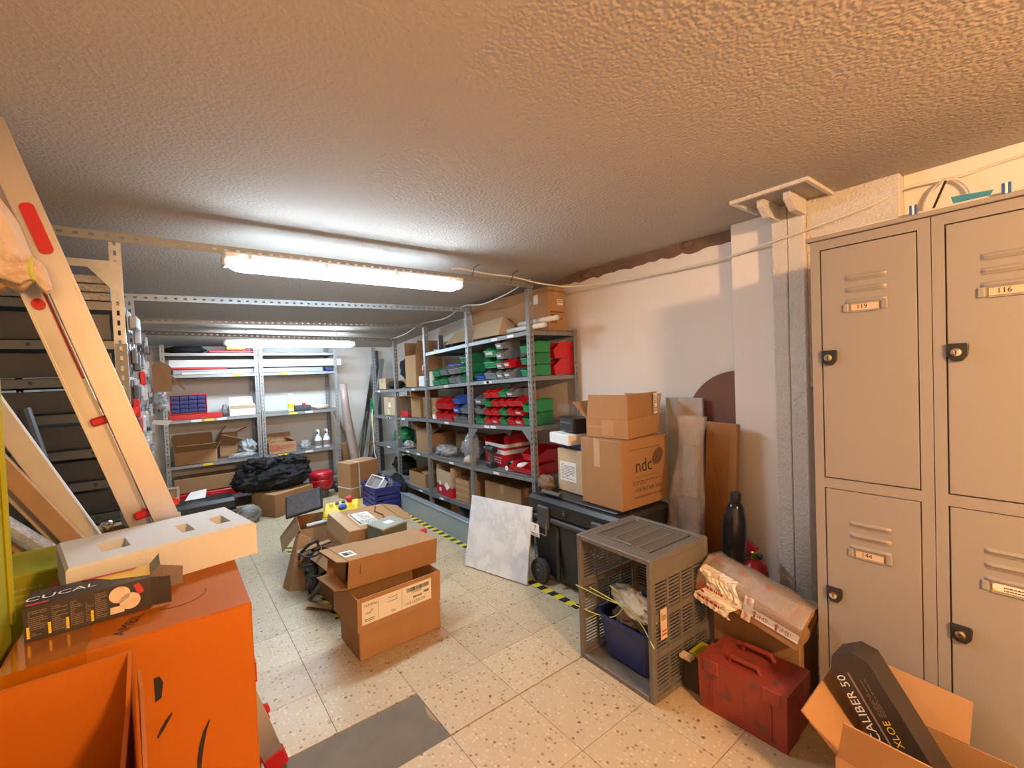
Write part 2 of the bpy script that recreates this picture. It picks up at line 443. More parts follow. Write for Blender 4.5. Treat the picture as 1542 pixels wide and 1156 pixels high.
obj('pillar_half', MB().box((2.36, .885, 0), (2.437, .953, 2.069), .004), 'pillar_rough', p2)
struct('trim_3', MB().box((2.385, .475, 1.2), (WALL_X, .812, CEIL), .004), 'pillar_rough')
struct('trim_4', MB().box((2.445, FRONT_Y, 0), (WALL_X, .475, CEIL), .002), 'wall_paint')
p5 = struct('trim_5', MB().box((2.09, .70, 2.055), (2.385, .715, CEIL)).box((2.09, .715, 2.055), (2.105, 1.02, CEIL)).box((2.105, 1.005, 2.055), (2.36, 1.02, CEIL)), 'pillar_rough')
for y in (.80, .91):
    obj('bracket_lug', MB().ext([(2.18, y, 2.069), (2.36, y, 2.069), (2.36, y, 1.995), (2.24, y, 1.995), (2.18, y, 2.035)], (0, .028, 0)), 'pillar_rough', p5)

# warning tape stuck on the floor
def tape_strip(x0, x1, y0, y1, mat, label, n=1):
    o = single('hazard_tape', MB().box((-.025, 0, .0002), (.025, math.hypot(x1-x0, y1-y0), .0012)), mat, label, 'tape')
    o.location = (x0, y0, 0); o.rotation_euler = (0, 0, math.atan2(x0-x1, y1-y0))
tape_strip(1.76, 1.765, 1.50, 4.32, 'hazard_straight', 'yellow and black hazard tape on the floor beside the grey metal beam')
tape_strip(.705, .705, 2.56, 3.95, 'hazard_slant', 'yellow and black hazard tape on the floor running under the pile of cartons')

# ------------------------------------------------------------------ builders for shelving
def angle_mesh(L, w=.036, pitch=.04, hw=.009, hl=.020):
    mb = MB(); n = max(1, round(L/pitch)); p = L/n
    for fx in (0, 1):
        for i in range(n):
            z0, z1 = i*p, (i+1)*p; a0, a1 = w/2-hw/2, w/2+hw/2; h0, h1 = z0+p/2-hl/2, z0+p/2+hl/2
            q = [(0,z0),(w,z0),(w,z1),(0,z1),(a0,h0),(a1,h0),(a1,h1),(a0,h1)]
            q = [(a,0,z) if fx else (0,a,z) for a, z in q]
            mb.add(q, [(0,1,5,4),(1,2,6,5),(2,3,7,6),(3,0,4,7)])
    return mb
ANG = {}
def angle_bar(name, L, mat, parent, loc, rot=(0,0,0), sx=1, sy=1, **kw):
    key = (round(L, 3), mat, sx, sy, tuple(kw.items()))
    if key not in ANG:
        mb = angle_mesh(L, **kw); mb.v = [Vector((v.x*sx, v.y*sy, v.z)) for v in mb.v]
        ANG[key] = mb.mesh(name, fix=False)
    o = link(name, ANG[key], mat, parent); o.location = loc; o.rotation_euler = rot; solid(o, .002); return o
def shelf_part(parent, a, b, x0, x1, axis, lip=.034, mat='steel_grey'):
    """shelf tray whose long edge runs from a=(s,z) to b=(s,z); axis 'y' = long edge along y"""
    P = (lambda d, s, z: (d, s, z)) if axis == 'y' else (lambda d, s, z: (s, d, z))
    mb = MB(); (s0, z0), (s1, z1) = a, b
    V = P(x1-x0, 0, 0)
    mb.ext([P(x0,s0,z0), P(x0,s1,z1), P(x0,s1,z1-.003), P(x0,s0,z0-.003)], V)
    for d in (x0, x1-.002):
        mb.ext([P(d,s0,z0), P(d,s1,z1), P(d,s1,z1-lip), P(d,s0,z0-lip)], P(.002, 0, 0))
        mb.ext([P(d,s0,z0-lip), P(d,s1,z1-lip), P(d,s1,z1-lip+.002), P(d,s0,z0-lip+.002)], P(.012 if d == x0 else -.012, 0, 0))
    for s, z in ((s0, z0), (s1, z1)):
        e = .002 if s == s0 else -.002
        mb.ext([P(x0,s,z), P(x1,s,z), P(x1,s,z-lip), P(x0,s,z-lip)], P(0, e, 0))
    return obj('shelf', mb, mat, parent)
def tagcard(parent, c, w, h, axis, mat='paper_white', name='shelf_ticket'):
    d = .0012
    if axis == 'y': mb = MB().box((c[0]-d, c[1]-w/2, c[2]-h/2), (c[0], c[1]+w/2, c[2]+h/2))
    else: mb = MB().box((c[0]-w/2, c[1]-d, c[2]-h/2), (c[0]+w/2, c[1], c[2]+h/2))
    return obj(name, mb, mat, parent)
def gusset(parent, p, dx, dy, dz, mat='steel_grey'):
    p = Vector(p); mb = MB(); a = Vector(dx) if dx else Vector(dy)
    mb.ext([p, p+a, p+Vector((0,0,dz))], (.002, 0, 0) if dy else (0, .002, 0)); return obj('gusset_plate', mb, mat, parent)

# right-hand run of shelving against the right wall
RX0, RX1 = 2.02, 2.48
PY = [2.40, 3.23, 4.02, 4.77, 5.43]
SZ = {1: [1.618, 1.588, 1.552], 2: [1.294, 1.261, 1.218, 1.193, 1.178], 3: [.940, .904, .904, .879, .868], 4: [.574, .542, .542, .536, .528], 5: [.188, .188, .165, .165, .165]}
def top(k, y):
    z = SZ[k]
    for i in range(len(z)-1):
        if y <= PY[i+1] or i == len(z)-2:
            return z[i]+(z[i+1]-z[i])*(y-PY[i])/(PY[i+1]-PY[i])
rackB = thing('metal_shelving', 'long run of dark grey slotted-angle shelving full of coloured bins along the right wall', 'shelving', (2.25, 3.9, 0))
def rel(o, root): o.location = Vector(o.location)-Vector(root.location)
HT = [1.905, 1.885, 1.83, 1.745, 1.70]
for i, y in enumerate(PY):
    m = 'steel_grey'
    o = angle_bar('post', HT[i], m, rackB, (RX0-.003, y-.003 if i == 0 else y-.018, 0)); rel(o, rackB)
    o = angle_bar('post', 1.64 if i < 3 else 1.25, 'steel_grey', rackB, (RX1+.004, y-.003 if i == 0 else y-.018, 0), sx=-1); rel(o, rackB)
for k in SZ:
    for i in range(len(SZ[k])-1):
        o = shelf_part(rackB, (PY[i]+.003, SZ[k][i]), (PY[i+1]-.003, SZ[k][i+1]), RX0, RX1, 'y'); o.location = -rackB.location
        r = random.Random(k*10+i)
        for q in range(r.choice((1, 1, 2))):
            y = PY[i]+(PY[i+1]-PY[i])*r.uniform(.25, .8)
            c = tagcard(o, (RX0-.0004, y, top(k, y)-.018), .075, .02, 'y', 'sticker_yellow' if (k, i, q) == (1, 1, 0) else 'paper_white')
o = gusset(rackB, (RX0-.002, PY[0]+.03, .905), None, (0,.10,0), -.09); o.location = -rackB.location
o = gusset(rackB, (RX0-.002, PY[1]-.02, .870), None, (0,-.10,0), -.09); o.location = -rackB.location

# two shelving units against the back wall
AY0, AY1 = 5.60, 6.0
AZ = [1.655, 1.433, .978, .518, .14]
def unitA(x0, x1, label):
    t = thing('metal_shelving', label, 'shelving', ((x0+x1)/2, AY0, 0))
    L = []
    for x, s in ((x0, 1), (x1, -1)):
        for y, sy in ((AY0-.003, 1), (AY1+.003, -1)):
            L.append(angle_bar('post', 1.735, 'steel_light', t, (x, y, 0), sx=s, sy=sy))
    for z in AZ: L.append(shelf_part(t, (x0+.003, z), (x1-.003, z), AY0, AY1, 'x', mat='steel_light'))
    for o in L: rel(o, t)
    return t, L[4:]
ua1, sh1 = unitA(-.045, .80, 'left-hand light grey back-wall shelving unit with a small drawer cabinet on it')
ua2, sh2 = unitA(.81, 1.64, 'right-hand light grey back-wall shelving unit with white spray bottles on it')
for sh, spots in ((sh1[2], ((.22, 0), (.33, 1), (.44, 0))), (sh1[3], ((.30, 1),)), (sh1[1], ((.60, 1), (.51, 0))), (sh2[1], ((1.05, 1), (1.27, 0))), (sh2[2], ((1.13, 1), (1.30, 0))), (sh2[3], ((1.0, 1), (1.28, 0)))):
    z = AZ[(sh1 if sh in sh1 else sh2).index(sh)]
    for x, yl in spots: tagcard(sh, (x, AY0-.0004, z-.018), .085, .022, 'x', 'sticker_yellow' if yl else 'paper_white')

# rack on the left: shelf edges and grey panels at its near end, small packs down its side
LX = -.125
rackL = thing('metal_shelving', 'grey shelving on the left with plain panelled end behind the ladder', 'shelving', (-.45, 3.5, 0))
for y, h in ((2.40, 1.925), (3.20, 1.80), (4.0, 1.78), (4.72, 1.70)):
    o = angle_bar('post', h, 'galvanised' if y < 3 else 'steel_grey', rackL, (LX, y, 0), sx=-1); rel(o, rackL)
    o = angle_bar('post', h, 'steel_grey', rackL, (-.86, y, 0)); rel(o, rackL)
o = angle_bar('post', 1.50, 'steel_grey', rackL, (LX+.003, 2.396, 0), sx=-1); rel(o, rackL)
LZ = [1.67, 1.515, 1.37, 1.232, 1.09, .963, .83, .68, .52, .34, .16]
for i, z in enumerate(LZ):
    o = shelf_part(rackL, (2.403, z), (4.72, z), -.86, LX-.003, 'y', lip=.036); o.location = -rackL.location
    if i < len(LZ)-1:
        z2 = LZ[i+1]
        o = obj('end_panel', MB().box((-.84, 2.43, z2+.003), (-.172, 2.436, z-.05), .001), 'grey_panel', rackL); o.location = -rackL.location
    for x in (-.24, -.40, -.56, -.72):
        c = obj('bolt', MB().lathe([(.007, 0), (.006, .004), (.002, .006)], (0,0,0), 8, FM((x, 2.402, z-.018), (1,0,0), (0,0,1))), 'steel_dark', rackL); c.location = -rackL.location
o = obj('corner_brace', MB().ext([(LX-.003, 2.398, 1.83), (LX-.24, 2.398, 1.83), (LX-.24, 2.398, 1.80), (LX-.10, 2.398, 1.80), (LX-.02, 2.398, 1.70), (LX-.003, 2.398, 1.70)], (0, -.003, 0)), 'galvanised', rackL); o.location = -rackL.location
for i in range(3):
    single('mottled_board', MB().box((-.80, 2.405, 1.672+i*.034), (-.165, 3.1, 1.702+i*.034), .003), 'speckle_board', '%s of three mottled grey boards stacked flat on top of the left-hand rack' % ('lowest', 'middle one', 'topmost')[i], 'board', 'mottled boards on the left rack')

# blister packs and small hardware hanging off the left rack's side
r = random.Random(5)
pack_me = {}
for kind, dims in enumerate(((.030, .10, .13), (.025, .085, .10), (.035, .12, .09))):
    d, wd, h = dims
    pm = MB().box((0, -wd/2, -h), (.004, wd/2, 0), .001).box((.004, -wd*.36, -h*.88), (d, wd*.36, -h*.25), .006)
    pack_me[kind] = pm.mesh('blister_pack')
k = 0
for row in range(8):
    z = 1.66-row*.145
    for j in range(12):
        y = 2.50+j*.165+r.uniform(-.015, .015)
        if y > 4.65 or 3.14 < y < 3.27 or 3.94 < y < 4.06: continue
        kind = r.randrange(3)
        me = pack_me[kind]
        dark = r.random() < .3
        if dark: me = me.copy(); me.materials.clear(); me.materials.append(MAT['pack_dark'])
        o = link('blister_pack', me, 'skin_pack'); o.location = (LX+.004, y, z-r.uniform(0, .02))
        tag(o, 'small %s blister pack hanging in the %s row down on the left rack side' % ('dark' if dark else 'silvery', ('first', 'second', 'third', 'fourth', 'fifth', 'sixth', 'seventh', 'eighth')[row]), 'hardware pack', 'blister packs on the left rack'); k += 1
for (y, z, m, lb) in ((3.26, 1.38, 'red_plastic', 'thin red strip of hardware hung on the left rack side'), (2.47, 1.245, 'red_plastic', 'red plastic clip hooked to the front post of the left rack'), (2.62, 1.16, 'red_plastic', 'dark red flat pouch lying across the left rack side')):
    single('plastic_clip', MB().box((LX+.004, y-.02, z-.05), (LX+.03, y+.02, z+.03), .006), m, lb, 'clip')
t = thing('cardboard_offcut', 'brown cardboard piece sticking out of the left rack near the back shelves', 'cardboard', (-.09, 4.55, 1.28))
obj('panel', MB().ext([(0,0,0), (.12,.02,.0), (.12,.02,.20), (.05,.0,.25), (0,0,.22)], (0, .006, 0)), 'cardboard', t)
obj('flap', MB().ext([(.12,.02,.10), (.20,-.03,.0), (.205,-.03,.02), (.125,.02,.13)], (0, .005, 0)), 'cardboard', t)
single('plastic_bag', MB().blob((-.075, 4.6, 1.20), (.05, .05, .065), seed=4, amp=.9, freq=8, nu=30, nv=20), 'bubble', 'small crumpled clear bag hanging at the far end of the left rack', 'bag', smooth=True)
single('receipt_paper', MB().ext([(-.120, 4.66, 1.02), (-.01, 4.64, 1.0), (.02, 4.66, 1.04), (-.10, 4.68, 1.05)], (0, .002, 0)), 'paper_white', 'crumpled white paper slip on the far post of the left rack', 'paper')

# slotted angle beams under the ceiling
def beam(y, zl, zr, x0, x1, mat, label):
    t = math.atan2(zr-zl, x1-x0); L = math.hypot(x1-x0, zr-zl)
    b = thing('ceiling_beam', label, 'beam', (x0, y, zl), group=None)
    angle_bar('angle_iron', L, mat, b, (0, 0, 0), (0, PI/2-t, 0), sx=1, sy=1, pitch=.045, hw=.010, hl=.016)
    for x in (.03, L-.03): obj('bolt', MB().lathe([(.009, 0), (.008, .005), (.003, .008)], (0,0,0), 8, FM((x, -.002, .018+(zr-zl)*x/L), (1,0,0), (0,0,1))), 'galvanised', b)
beam(2.392, 1.945, 1.945, -.86, 2.06, 'steel_grey', 'slotted angle beam under the ceiling carrying the nearer fluorescent lamp')
beam(3.222, 1.82, 1.888, -.86, 2.06, 'steel_grey', 'slotted angle beam under the ceiling second from the ladder')
beam(4.012, 1.79, 1.838, -.86, 2.06, 'steel_grey', 'slotted angle beam under the ceiling third from the ladder')
beam(4.762, 1.80, 1.755, -.86, 2.06, 'steel_grey', 'slotted angle beam under the ceiling just before the back shelving')

# fluorescent batten lamps
def batten(x0, x1, y, z, glowm, label, hang):
    t = thing('fluorescent_lamp', label, 'lamp', ((x0+x1)/2, y, z)); L = (x1-x0)/2
    def prof(x, s, dz): return [(x, -.055*s, .012), (x, -.045*s, .045*s+dz), (x, .045*s, .045*s+dz), (x, .055*s, .012)]
    obj('housing', MB().box((-L, -.050, .018), (L, .050, .050), .008), 'white_plastic', t)
    mb = MB(); pr = []
    for k in range(9):
        a = PI*k/8; pr.append((-.054*math.cos(a), -.050*math.sin(a)**.7+.020))
    xs = [(-L+.012, .55), (-L+.05, .95), (-L+.08, 1), (L-.08, 1), (L-.05, .95), (L-.012, .55)]
    vs = [(x, p*s, (z_-.020)*s+.020) for x, s in xs for p, z_ in pr]; n = 9
    fs = [(i*n+j, (i+1)*n+j, (i+1)*n+j+1, i*n+j+1) for i in range(len(xs)-1) for j in range(n-1)] + [tuple(range(n)), tuple(range(5*n, 6*n))]
    obj('diffuser', mb.add(vs, fs), glowm, t, smooth=True)
    for x in (-L+.10, -L*.3, L*.3, L-.10):
        for s in (-1, 1): obj('clip', MB().box((x-.010, s*.058-.002, .018), (x+.010, s*.058+.002, .042), .002), 'white_plastic', t)
    for x in (-L*.7, L*.7):
        obj('hanger', MB().tube([(x, .0, .045), (x, .0, hang)], .003, 6), 'galvanised', t)
    obj('end_cap', MB().box((-L-.006, -.035, -.012), (-L+.02, .035, .040), .008), 'white_plastic', t)
    obj('end_cap', MB().box((L-.02, -.035, -.012), (L+.006, .035, .040), .008), 'white_plastic', t)
batten(.225, 1.47, 2.40, 1.865, 'tube_near', 'lit white fluorescent batten lamp hung under the slotted beam nearest the ladder', .082)
batten(.44, 1.655, 4.98, 1.700, 'tube_far', 'lit white fluorescent batten lamp in front of the back-wall shelving', ceil_z(4.98)-1.700)
# the one warm lamp behind the photographer, whose light and locker shadow the photo shows
def globe(x, y, label):
    t = thing('ceiling_lamp_offscreen', label, 'lamp', (x, y, CEIL))
    obj('cord', MB().tube([(0,0,-.02),(0,0,-.12)], .006, 8), 'cable_white', t)
    obj('base', MB().lathe([(.075, 0), (.075, -.025), (.06, -.035)], (0,0,0), 20), 'white_plastic', t)
    obj('globe_offscreen', MB().lathe([(.045, -.115), (.085, -.14), (.10, -.175), (.085, -.22), (.05, -.245), (.01, -.252)], (0,0,0), 24), 'bulb_warm', t, smooth=True)
globe(.75, -1.15, 'warm globe ceiling lamp hung in the middle of the near end of the room')

# cables along the beam and wall
def smooth_path(P, n=6):
    P = [Vector(p) for p in P]; out = []
    for i in range(len(P)-1):
        p0, p1, p2, p3 = P[max(i-1,0)], P[i], P[i+1], P[min(i+2,len(P)-1)]
        for k in range(n):
            t = k/n
            out.append(.5*((2*p1)+(p2-p0)*t+(2*p0-5*p1+4*p2-p3)*t*t+(3*p1-p0-3*p2+p3)*t**3))
    return out+[P[-1]]
cb = thing('power_cable', 'white power cable strung from the near lamp along the right wall', 'cable', (1.46, 2.38, 1.95))
pth = [(1.40,2.38,1.965),(1.46,2.378,1.975),(1.66,2.378,1.965),(1.88,2.378,1.965),(2.09,2.31,1.925),(2.35,2.21,1.918),(2.46,1.61,1.905),(2.425,1.19,1.900),(2.348,.95,1.905),(2.348,.80,1.922),(2.372,.58,1.962),(2.40,.46,2.005),(2.435,.30,2.005),(2.437,.146,2.02),(2.437,-.3,2.03)]
o = obj('cord', MB().tube(smooth_path(pth), .0055, 8), 'cable_white', cb, smooth=True); o.location = -cb.location
for p in ((1.55, 2.374, 1.962), (1.86, 2.374, 1.955)):
    o = obj('zip_tie', MB().tube([(p[0], p[1]+.01, p[2]-.02), (p[0], p[1]-.006, p[2]), (p[0]+.01, p[1]-.002, p[2]+.03), (p[0]+.05, p[1]-.01, p[2]+.055)], .002, 6), 'cable_black', cb); o.location = -cb.location
single('power_cable', MB().tube(smooth_path([(1.98,2.41,1.93),(1.97,2.6,1.89),(1.97,2.9,1.865),(1.98,3.20,1.892),(1.98,3.5,1.83),(1.98,3.98,1.83),(1.98,4.35,1.77),(1.98,4.75,1.745)]), .005, 8), 'cable_white', 'white cable sagging between the tops of the right shelving posts', 'cable', smooth=True)
t = thing('cable_coil', 'cream cable loop with a black tie on the wall above the lockers', 'cable', (2.42, .36, 1.90))
obj('cord', MB().tube([(.0, .07*math.cos(a)-.02, .12*math.sin(a)-.02) for a in [PI*k/16-.25 for k in range(20)]], .006, 8), 'cable_white', t, smooth=True)
obj('tie', MB().tube([(-.02, .055, -.10), (-.03, -.02, .09)], .004, 6), 'cable_black', t)

# ------------------------------------------------------------------ generic things
def carton(label, size, loc, rz=0, flaps=None, m='cardboard', tape='x', rot=None, group=None, name='cardboard_box', cat='box', fl=None):
    W, D, H = size; t = thing(name, label, cat, loc, rz, group, rot)
    if flaps is None:
        obj('body', MB().box((-W/2,-D/2,0), (W/2,D/2,H), min(.004, W*.03)), m, t)
    else:
        k = .004; mb = MB().box((-W/2,-D/2,0), (W/2,D/2,k))
        mb.box((-W/2,-D/2,k), (-W/2+k,D/2,H)).box((W/2-k,-D/2,k), (W/2,D/2,H)).box((-W/2+k,-D/2,k), (W/2-k,-D/2+k,H)).box((-W/2+k,D/2-k,k), (W/2-k,D/2,H))
        obj('body', mb, m, t)
        for side, a in flaps.items():
            ln = fl or min(W, D)*.5; ca, sa = math.cos(R(a)), math.sin(R(a)); s = 1 if side[0] == '+' else -1
            e = .001
            if side[1] == 'x':
                p = [(s*W/2, -D/2+.003, H+e), (s*W/2, D/2-.003, H+e), (s*(W/2+ln*ca), D/2-.010, H+e+ln*sa), (s*(W/2+ln*ca), -D/2+.010, H+e+ln*sa)]; nrm = (s*-sa*.0035, 0, ca*.0035)
            else:
                p = [(-W/2+.003, s*D/2, H+e), (W/2-.003, s*D/2, H+e), (W/2-.010, s*(D/2+ln*ca), H+e+ln*sa), (-W/2+.010, s*(D/2+ln*ca), H+e+ln*sa)]; nrm = (0, s*-sa*.0035, ca*.0035)
            obj('flap', MB().ext(p, nrm), m, t)
    if tape and flaps is None:
        e = .0008; tw = .024
        if tape == 'x':
            mb = MB().box((-W/2-e,-tw,H), (W/2+e,tw,H+e))
            for s in (-1, 1): mb.box((s*W/2, -tw, H-min(.07, H*.4)), (s*(W/2+e), tw, H))
        else:
            mb = MB().box((-tw,-D/2-e,H), (tw,D/2+e,H+e))
            for s in (-1, 1): mb.box((-tw, s*D/2, H-min(.07, H*.4)), (tw, s*(D/2+e), H))
        obj('packing_tape', mb, 'tape_brown', t)
    return t
def sticker(t, o, right, upv, w, h, mat='paper_white', name='label', print_=None, seed=1, ink='ink'):
    M = FM(o, right, upv)
    s = obj(name, MB().box((0,0,0), (w,h,.0008), 0, M), mat, t)
    if print_ == 'lines': obj('print', lines(M @ Matrix.Translation((w*.08, h*.08, .001)), w*.84, h*.84, max(3, int(h/.012)), seed), ink, s)
    elif print_ == 'bars': obj('print', bars(M @ Matrix.Translation((w*.1, h*.2, .001)), w*.8, h*.6, 16, seed), ink, s)
    return s

BIN = {}
def bin_mesh(w, d, h):
    k = (w, d, h)
    if k not in BIN:
        th = .0035; mb = MB(); pr = [(.07*d, 0), (d, 0), (d, h), (.42*d, h), (.30*d, h*.90), (0, .52*h)]
        for s in (-1, 1):
            y = -w/2 if s < 0 else w/2-th
            mb.ext([(x, y, z) for x, z in pr], (0, th, 0))
        mb.box((.07*d, -w/2+th, 0), (d, w/2-th, th)).box((d-th, -w/2+th, th), (d, w/2-th, h))
        mb.ext([(.07*d, -w/2+th, th), (0, -w/2+th, .52*h), (th, -w/2+th, .52*h), (.07*d+th, -w/2+th, th)], (0, w-2*th, 0))
        mb.box((-.004, -w/2, .52*h-.006), (.006, w/2, .52*h))
        for s in (-1, 1): mb.box((.42*d, s*(w/2-.0015)-.0015, h-.008), (d, s*(w/2-.0015)+.0015, h))
        BIN[k] = mb
    return BIN[k]
BME = {}
def stack_bin(x, y, z, w, d, h, colr, label, group, card=False, rz=0):
    key = (w, d, h, colr)
    if key not in BME: BME[key] = bin_mesh(w, d, h).mesh('storage_bin')
    o = link('storage_bin', BME[key], colr+'_plastic'); o.location = (x, y, z); o.rotation_euler = (0, 0, rz)
    tag(o, label, 'bin', group)
    if card:
        tagm = MB().ext([(-.005, -w*.3, .40*h), (-.005, w*.3, .40*h), (.03*d, w*.3, .17*h), (.03*d, -w*.3, .17*h)], (-.0015, 0, 0))
        obj('label_card', tagm, 'paper_white', o)
    return o
SHN = {2: 'second', 3: 'third'}; ORD = ('first', 'second', 'third', 'fourth', 'fifth', 'sixth', 'seventh', 'eighth', 'ninth', 'tenth', 'eleventh')
TIER = ('bottom', 'second', 'third', 'top')
def col_bins(k, n, y, colrs, w, d, h, x=None, cards=()):
    zb = max(top(k, y-w/2), top(k, y+w/2))+.002
    for r_, c in enumerate(colrs):
        nm = c.replace('_', ' ')
        if x is None: lb = '%s bin on the %s shelf down, %s tier, %s column from the tool-chest end' % (nm, SHN[k], TIER[r_], ORD[n-1])
        else: lb = '%s bin on the %s shelf down, %s one behind the green end bins' % (nm, SHN[k], ('lower', 'upper')[r_])
        stack_bin((RX0+.012) if x is None else x, y, zb+r_*(h+.0012), w, d, h, c, lb, 'storage bins on the %s shelf' % SHN[k], r_ in cards)
for n, (y, cs, cards) in enumerate(((2.580, ('red', 'red', 'red'), (0, 1)), (2.676, ('red', 'red', 'red', 'grey'), (3,)), (2.776, ('green', 'green', 'red', 'green'), ()), (2.882, ('red', 'red', 'red', 'red'), (0,)), (2.985, ('red', 'red', 'green', 'red'), ()))):
    col_bins(3, n+2, y, cs, .090, .17, .069, cards=cards)
col_bins(3, 1, 2.478, ('green', 'green'), .10, .21, .092); col_bins(3, 7, 3.108, ('green', 'grey', 'grey'), .12, .18, .078, cards=(2,))
col_bins(3, 8, 3.345, ('grey', 'grey'), .105, .18, .078); col_bins(3, 9, 3.475, ('grey', 'blue', 'blue'), .105, .18, .078, cards=(1,))
col_bins(3, 10, 3.655, ('red', 'red'), .135, .20, .102); col_bins(3, 11, 3.800, ('red', 'red'), .135, .20, .102)
col_bins(2, 1, 2.478, ('green', 'green', 'green'), .10, .20, .083); col_bins(2, 1, 2.478, ('red', 'red'), .11, .20, .122, x=2.262)
col_bins(2, 2, 2.700, ('grey', 'red'), .085, .18, .075, cards=(0, 1)); col_bins(2, 3, 2.793, ('grey', 'grey', 'grey', 'grey'), .085, .18, .075, cards=(0, 1, 2, 3))
col_bins(2, 4, 2.925, ('grey', 'green', 'green'), .150, .19, .088, cards=(2,)); col_bins(2, 5, 3.075, ('blue',), .11, .18, .06)
col_bins(2, 6, 3.325, ('green', 'green', 'green'), .10, .20, .083); col_bins(2, 7, 3.425, ('grey', 'grey'), .08, .17, .083)
col_bins(2, 8, 3.53, ('grey', 'grey'), .11, .17, .083); col_bins(2, 9, 3.685, ('green', 'grey'), .13, .17, .083); col_bins(2, 10, 3.83, ('green', 'green'), .13, .17, .083)
for i, (y, z) in enumerate(((3.955, 0), (3.955, .072))):
    single('jar', MB().lathe([(.026, 0), (.026, .05), (.020, .056), (.024, .058), (.024, .070)], (0,0,0), 14), 'card_white', 'small white jar at the end of the green bins, %s' % ('standing on the shelf' if i == 0 else 'stacked on another jar'), 'jar', loc=(2.06, y, top(2, y)+.002+z))
single('storage_tote', MB().box((2.25, 3.62, top(2, 3.62)+.002), (2.42, 3.98, top(2, 3.62)+.20), .012), 'blue_plastic', 'blue tote standing behind the green and grey bins on the second shelf', 'tote')
t = thing('bottle', 'small white bottle with a red band on the grey bins of the second shelf', 'bottle', (2.10, 3.425, top(2, 3.425)+.172), rot=(0, R(0), 0))
obj('body', MB().lathe([(.017, 0), (.017, .05), (.008, .06), (.008, .07)], (0,0,0), 12), 'white_plastic', t); obj('band', MB().lathe([(.0175, .015), (.0175, .035)], (0,0,0), 12), 'red_plastic', t)

# ---- far bays of the right-hand shelving
def on(k, y): return top(k, y)+.002
c = carton('tall open brown carton on the second shelf beside the grey flat boxes', (.30, .34, .34), (2.23, 4.47, on(2, 4.3)), R(-6), {'+x': 80, '-y': 70, '+y': 78}, tape=None); sticker(c, (-.151, -.12, .02), (0,-1,0), (0,0,1), .02, .30, 'tape_clear')
single('red_canister', MB().lathe([(.035, 0), (.038, .05), (.03, .10), (.012, .115), (.012, .13)], (0,0,0), 14), 'red_plastic', 'small red canister beside the tall open carton on the second shelf', 'canister', loc=(2.06, 4.09, on(2, 4.15)+.117))
for i in range(2):
    carton('flat grey box on the second shelf beside the tall open carton, %s' % ('lower of two' if i == 0 else 'upper of two'), (.26, .18, .055), (2.18, 4.14, on(2, 4.23)+i*.058), R(2), m='card_white', tape=None)
carton('small tan carton on the second shelf in the last bay of the right shelving', (.17, .15, .13), (2.14, 5.25, on(2, 5.1)), R(8), m='cardboard_pale')
single('camera_bag', MB().blob((0,0,.045), (.10,.12,.05), seed=2, amp=.2, nu=18, nv=12, flat=0), 'black_cloth', 'black cloth pouch on the second shelf beside a small tan carton', 'bag', loc=(2.145, 5.03, on(2, 4.80)), smooth=True)
single('carry_bag', MB().blob((0,0,.13), (.13,.20,.14), seed=9, amp=.25, nu=22, nv=16, flat=0).tube([(0,-.1,.22),(0,-.17,.30),(-.02,-.20,.33)], .018, 8), 'black_cloth', 'black carry bag with raised handle on cartons in the last bay', 'bag', loc=(2.355, 5.02, on(2, 4.79)+.098), smooth=True)
carton('long low carton under the black carry bag on the second shelf', (.18, .44, .095), (2.375, 5.02, on(2, 4.79)), 0, m='cardboard')
c = carton('tall tan carton with paper labels in the last bay of the third shelf', (.24, .27, .21), (2.18, 5.07, on(3, 4.95)), R(5), m='cardboard_pale')
sticker(c, (-.121, .03, .10), (0,-1,0), (0,0,1), .07, .05, print_='lines', seed=3); sticker(c, (-.121, .05, .02), (0,-1,0), (0,0,1), .05, .05, print_='lines', seed=4)
carton('red and brown carton on the third shelf beside an open tall carton', (.22, .14, .20), (2.18, 4.13, on(3, 4.1)), 0, m='cardboard', tape=None)
c = carton('tall open carton with a pale flap folded out on the third shelf', (.22, .19, .20), (2.16, 4.34, on(3, 4.25)), R(4), {'-x': 18, '+y': 80, '+x': 85}, tape=None)
single('red_tray', MB().box((-.09,-.09,0), (.09,.09,.012), .004).box((-.09,-.09,.012), (-.082,.09,.06), .002).box((.082,-.09,.012), (.09,.09,.06), .002), 'red_plastic', 'red tray on the third shelf beside the open tall carton', 'tray', loc=(2.14, 4.62, on(3, 4.53)))
c = carton('brown carton with handle slots at the end of the red bins', (.20, .11, .20), (2.15, 3.93, on(3, 3.9)), 0, m='cardboard', tape=None)
for z in (.05, .10): obj('handle_slot', MB().box((-.1008, -.012, z), (-.100, .012, z+.02)), 'cardboard_pale', c)
carton('tiny white carton in front of the brown slotted carton on the third shelf', (.05, .05, .045), (2.055, 3.90, on(3, 3.87)), 0, m='card_white', tape=None)
t = thing('cable_reel', 'green coiled hose hooked on the far end of the right shelving', 'hose', (2.02, 5.50, .93))
obj('coil', MB().tube([(0, .055*math.cos(a), .075*math.sin(a)+.002*i) for i, a in enumerate([2*PI*k/14 for k in range(43)])], .012, 8), 'green_plastic', t, smooth=True)
single('level_tool', MB().box((0,-.015,0), (.02,.015,.16), .004), 'yellow_plastic', 'yellow tool hanging at the far end of the right shelving', 'tool', loc=(1.985, 5.46, .72))
single('hanging_cord', MB().tube(smooth_path([(2.0,5.46,.94),(1.99,5.44,.80),(1.99,5.43,.55),(1.985,5.40,.40),(2.0,5.38,.30),(1.99,5.37,.12),(1.97,5.36,.01)]), .006, 8), 'cable_white', 'cream cord hanging down the far end of the right shelving', 'cord', smooth=True)

